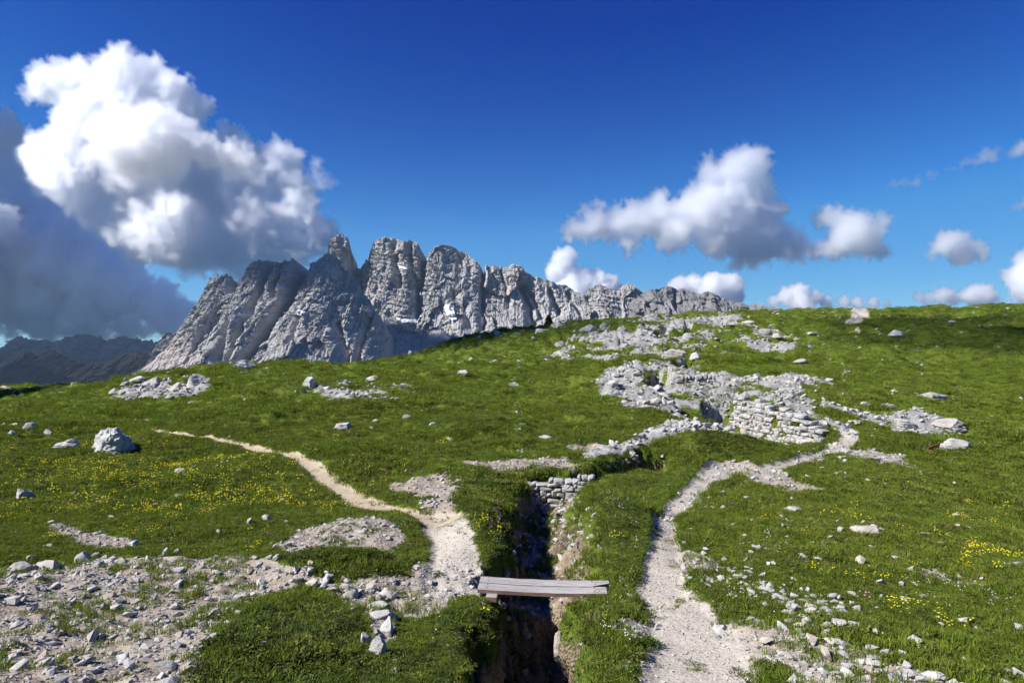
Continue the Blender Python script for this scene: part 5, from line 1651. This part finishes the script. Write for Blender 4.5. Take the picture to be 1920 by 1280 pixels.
M['yellow'] = mat_petal("yellow_petals", (.66, .56, .02), (.76, .70, .06))
M['pink'] = mat_petal("pink_petals", (.42, .10, .33), (.55, .22, .48))
M['white_p'] = mat_petal("white_petals", (.70, .70, .66), (.78, .78, .75))
F_Y = [flower_mesh(f"yellow_flower_{i}", 600 + i, M['yellow'], 3 + i) for i in range(4)]
F_P = [flower_mesh(f"pink_flower_{i}", 620 + i, M['pink'], 4 + i, .012) for i in range(3)]
F_W = [flower_mesh(f"white_flower_{i}", 640 + i, M['white_p'], 2 + i, .008) for i in range(3)]


def flowers(name, meshes, n, d0, d1, seed, thr, s0, s1, label, field=None, umin=-150, umax=2070):
    x, y = fan_points(n, d0, d1, seed, 1.0, umin, umax)
    z, g, d, r, pa, rd, cut = ground_fields(x, y)
    f = .8 * fbm(x * .55 + seed, y * .55, 2.2, 3) + .6 * perlin(x * 2.1, y * 2.1, 5.2 + seed)
    if field is not None: f = f + field(960 + F_PX * x / y, 640 - F_PX * base_z(x, y) / y)
    keep = (RNG.random(len(x)) < np.clip((f - thr + .22) * .50, 0, .6)) & (np.maximum(np.maximum(g, r), pa) < .35) & (cut < .06)
    x, y, z = x[keep], y[keep], z[keep]; k = len(x)
    s = RNG.uniform(s0, s1, k)
    scatter(name, meshes, np.stack([x, y, z], 1), rand_rot(k, .3), s, label, "flowers")


def meadow_yellow(u, v):
    left = np.exp(-((u - 250) / 420) ** 2 - ((v - 900) / 95) ** 2) * 1.0
    mid = np.exp(-((u - 560) / 160) ** 2 - ((v - 930) / 60) ** 2) * .5
    right = np.exp(-((u - 1800) / 330) ** 2 - ((v - 1030) / 150) ** 2) * .45
    bank = np.exp(-((u - 1150) / 90) ** 2 - ((v - 1040) / 60) ** 2) * .3 + np.exp(-((u - 930) / 70) ** 2 - ((v - 1010) / 90) ** 2) * .4
    return left + mid + right + bank - .62


flowers("yellow_flowers", F_Y, 26000, 4.3, 16, 51, .30, .8, 1.3, "yellow flowers speckling the foreground turf", meadow_yellow)
flowers("yellow_flowers", F_Y, 30000, 15, 40, 52, .28, 1.2, 2.0, "yellow flowers carpeting the left meadow", meadow_yellow)
flowers("pink_flowers", F_P, 9000, 7, 18, 53, .75, .9, 1.5, "pink flowers on the trench banks", lambda u, v: 1.1 * np.exp(-((u - 960) / 110) ** 2 - ((v - 1000) / 110) ** 2) - .35)
flowers("white_flowers", F_W, 9000, 4.3, 16, 54, .35, .7, 1.2, "tiny white flowers in the foreground turf", lambda u, v: .35 * np.exp(-((u - 1150) / 200) ** 2) - .2)


# small spruce on the hill crest
def spruce(label, u, v, h):
    g = P_real(u, v)
    root = bpy.data.objects.new("spruce_tree", None); COL.objects.link(root); root.location = g
    tag(root, label, "tree")
    bm = bmesh.new(); bmesh.ops.create_cone(bm, cap_ends=True, segments=8, radius1=.05 * h, radius2=.008 * h, depth=h, matrix=Matrix.Translation((0, 0, h / 2)))
    me = bpy.data.meshes.new("trunk"); bm.to_mesh(me); bm.free(); me.materials.append(M['earth']); link("trunk", me, None, root)
    rr = random.Random(4); V = []; Fc = []
    for i in range(2600):
        t = rr.random() ** 1.3; r = (1 - t) ** .8 * .46 * h * rr.uniform(.3, 1.08); a = rr.uniform(0, 6.283)
        c = Vector((math.cos(a) * r, math.sin(a) * r, t * h * .97 + .02 - .12 * r))
        d = Vector((math.cos(a), math.sin(a), rr.uniform(-.5, .35))) * rr.uniform(.10, .19) * h; w = Vector((-math.sin(a), math.cos(a), rr.uniform(-.4, .4))) * .04 * h
        b = len(V); V += [tuple(c - w), tuple(c + w), tuple(c + d)]; Fc.append((b, b + 1, b + 2))
    t = NT("spruce_needles"); n = t.noise(t.pos(), 3, 3)
    M['needles'] = t.done(t.bsdf(t.ramp(n, [(.3, (.018, .035, .010)), (.7, (.06, .075, .02))]), .8, None, .1))
    link("crown", mesh_np("crown", V, Fc, False, M['needles']), None, root)


spruce("small bushy dark spruce standing alone on the hill crest", 1029, 545, 2.0)
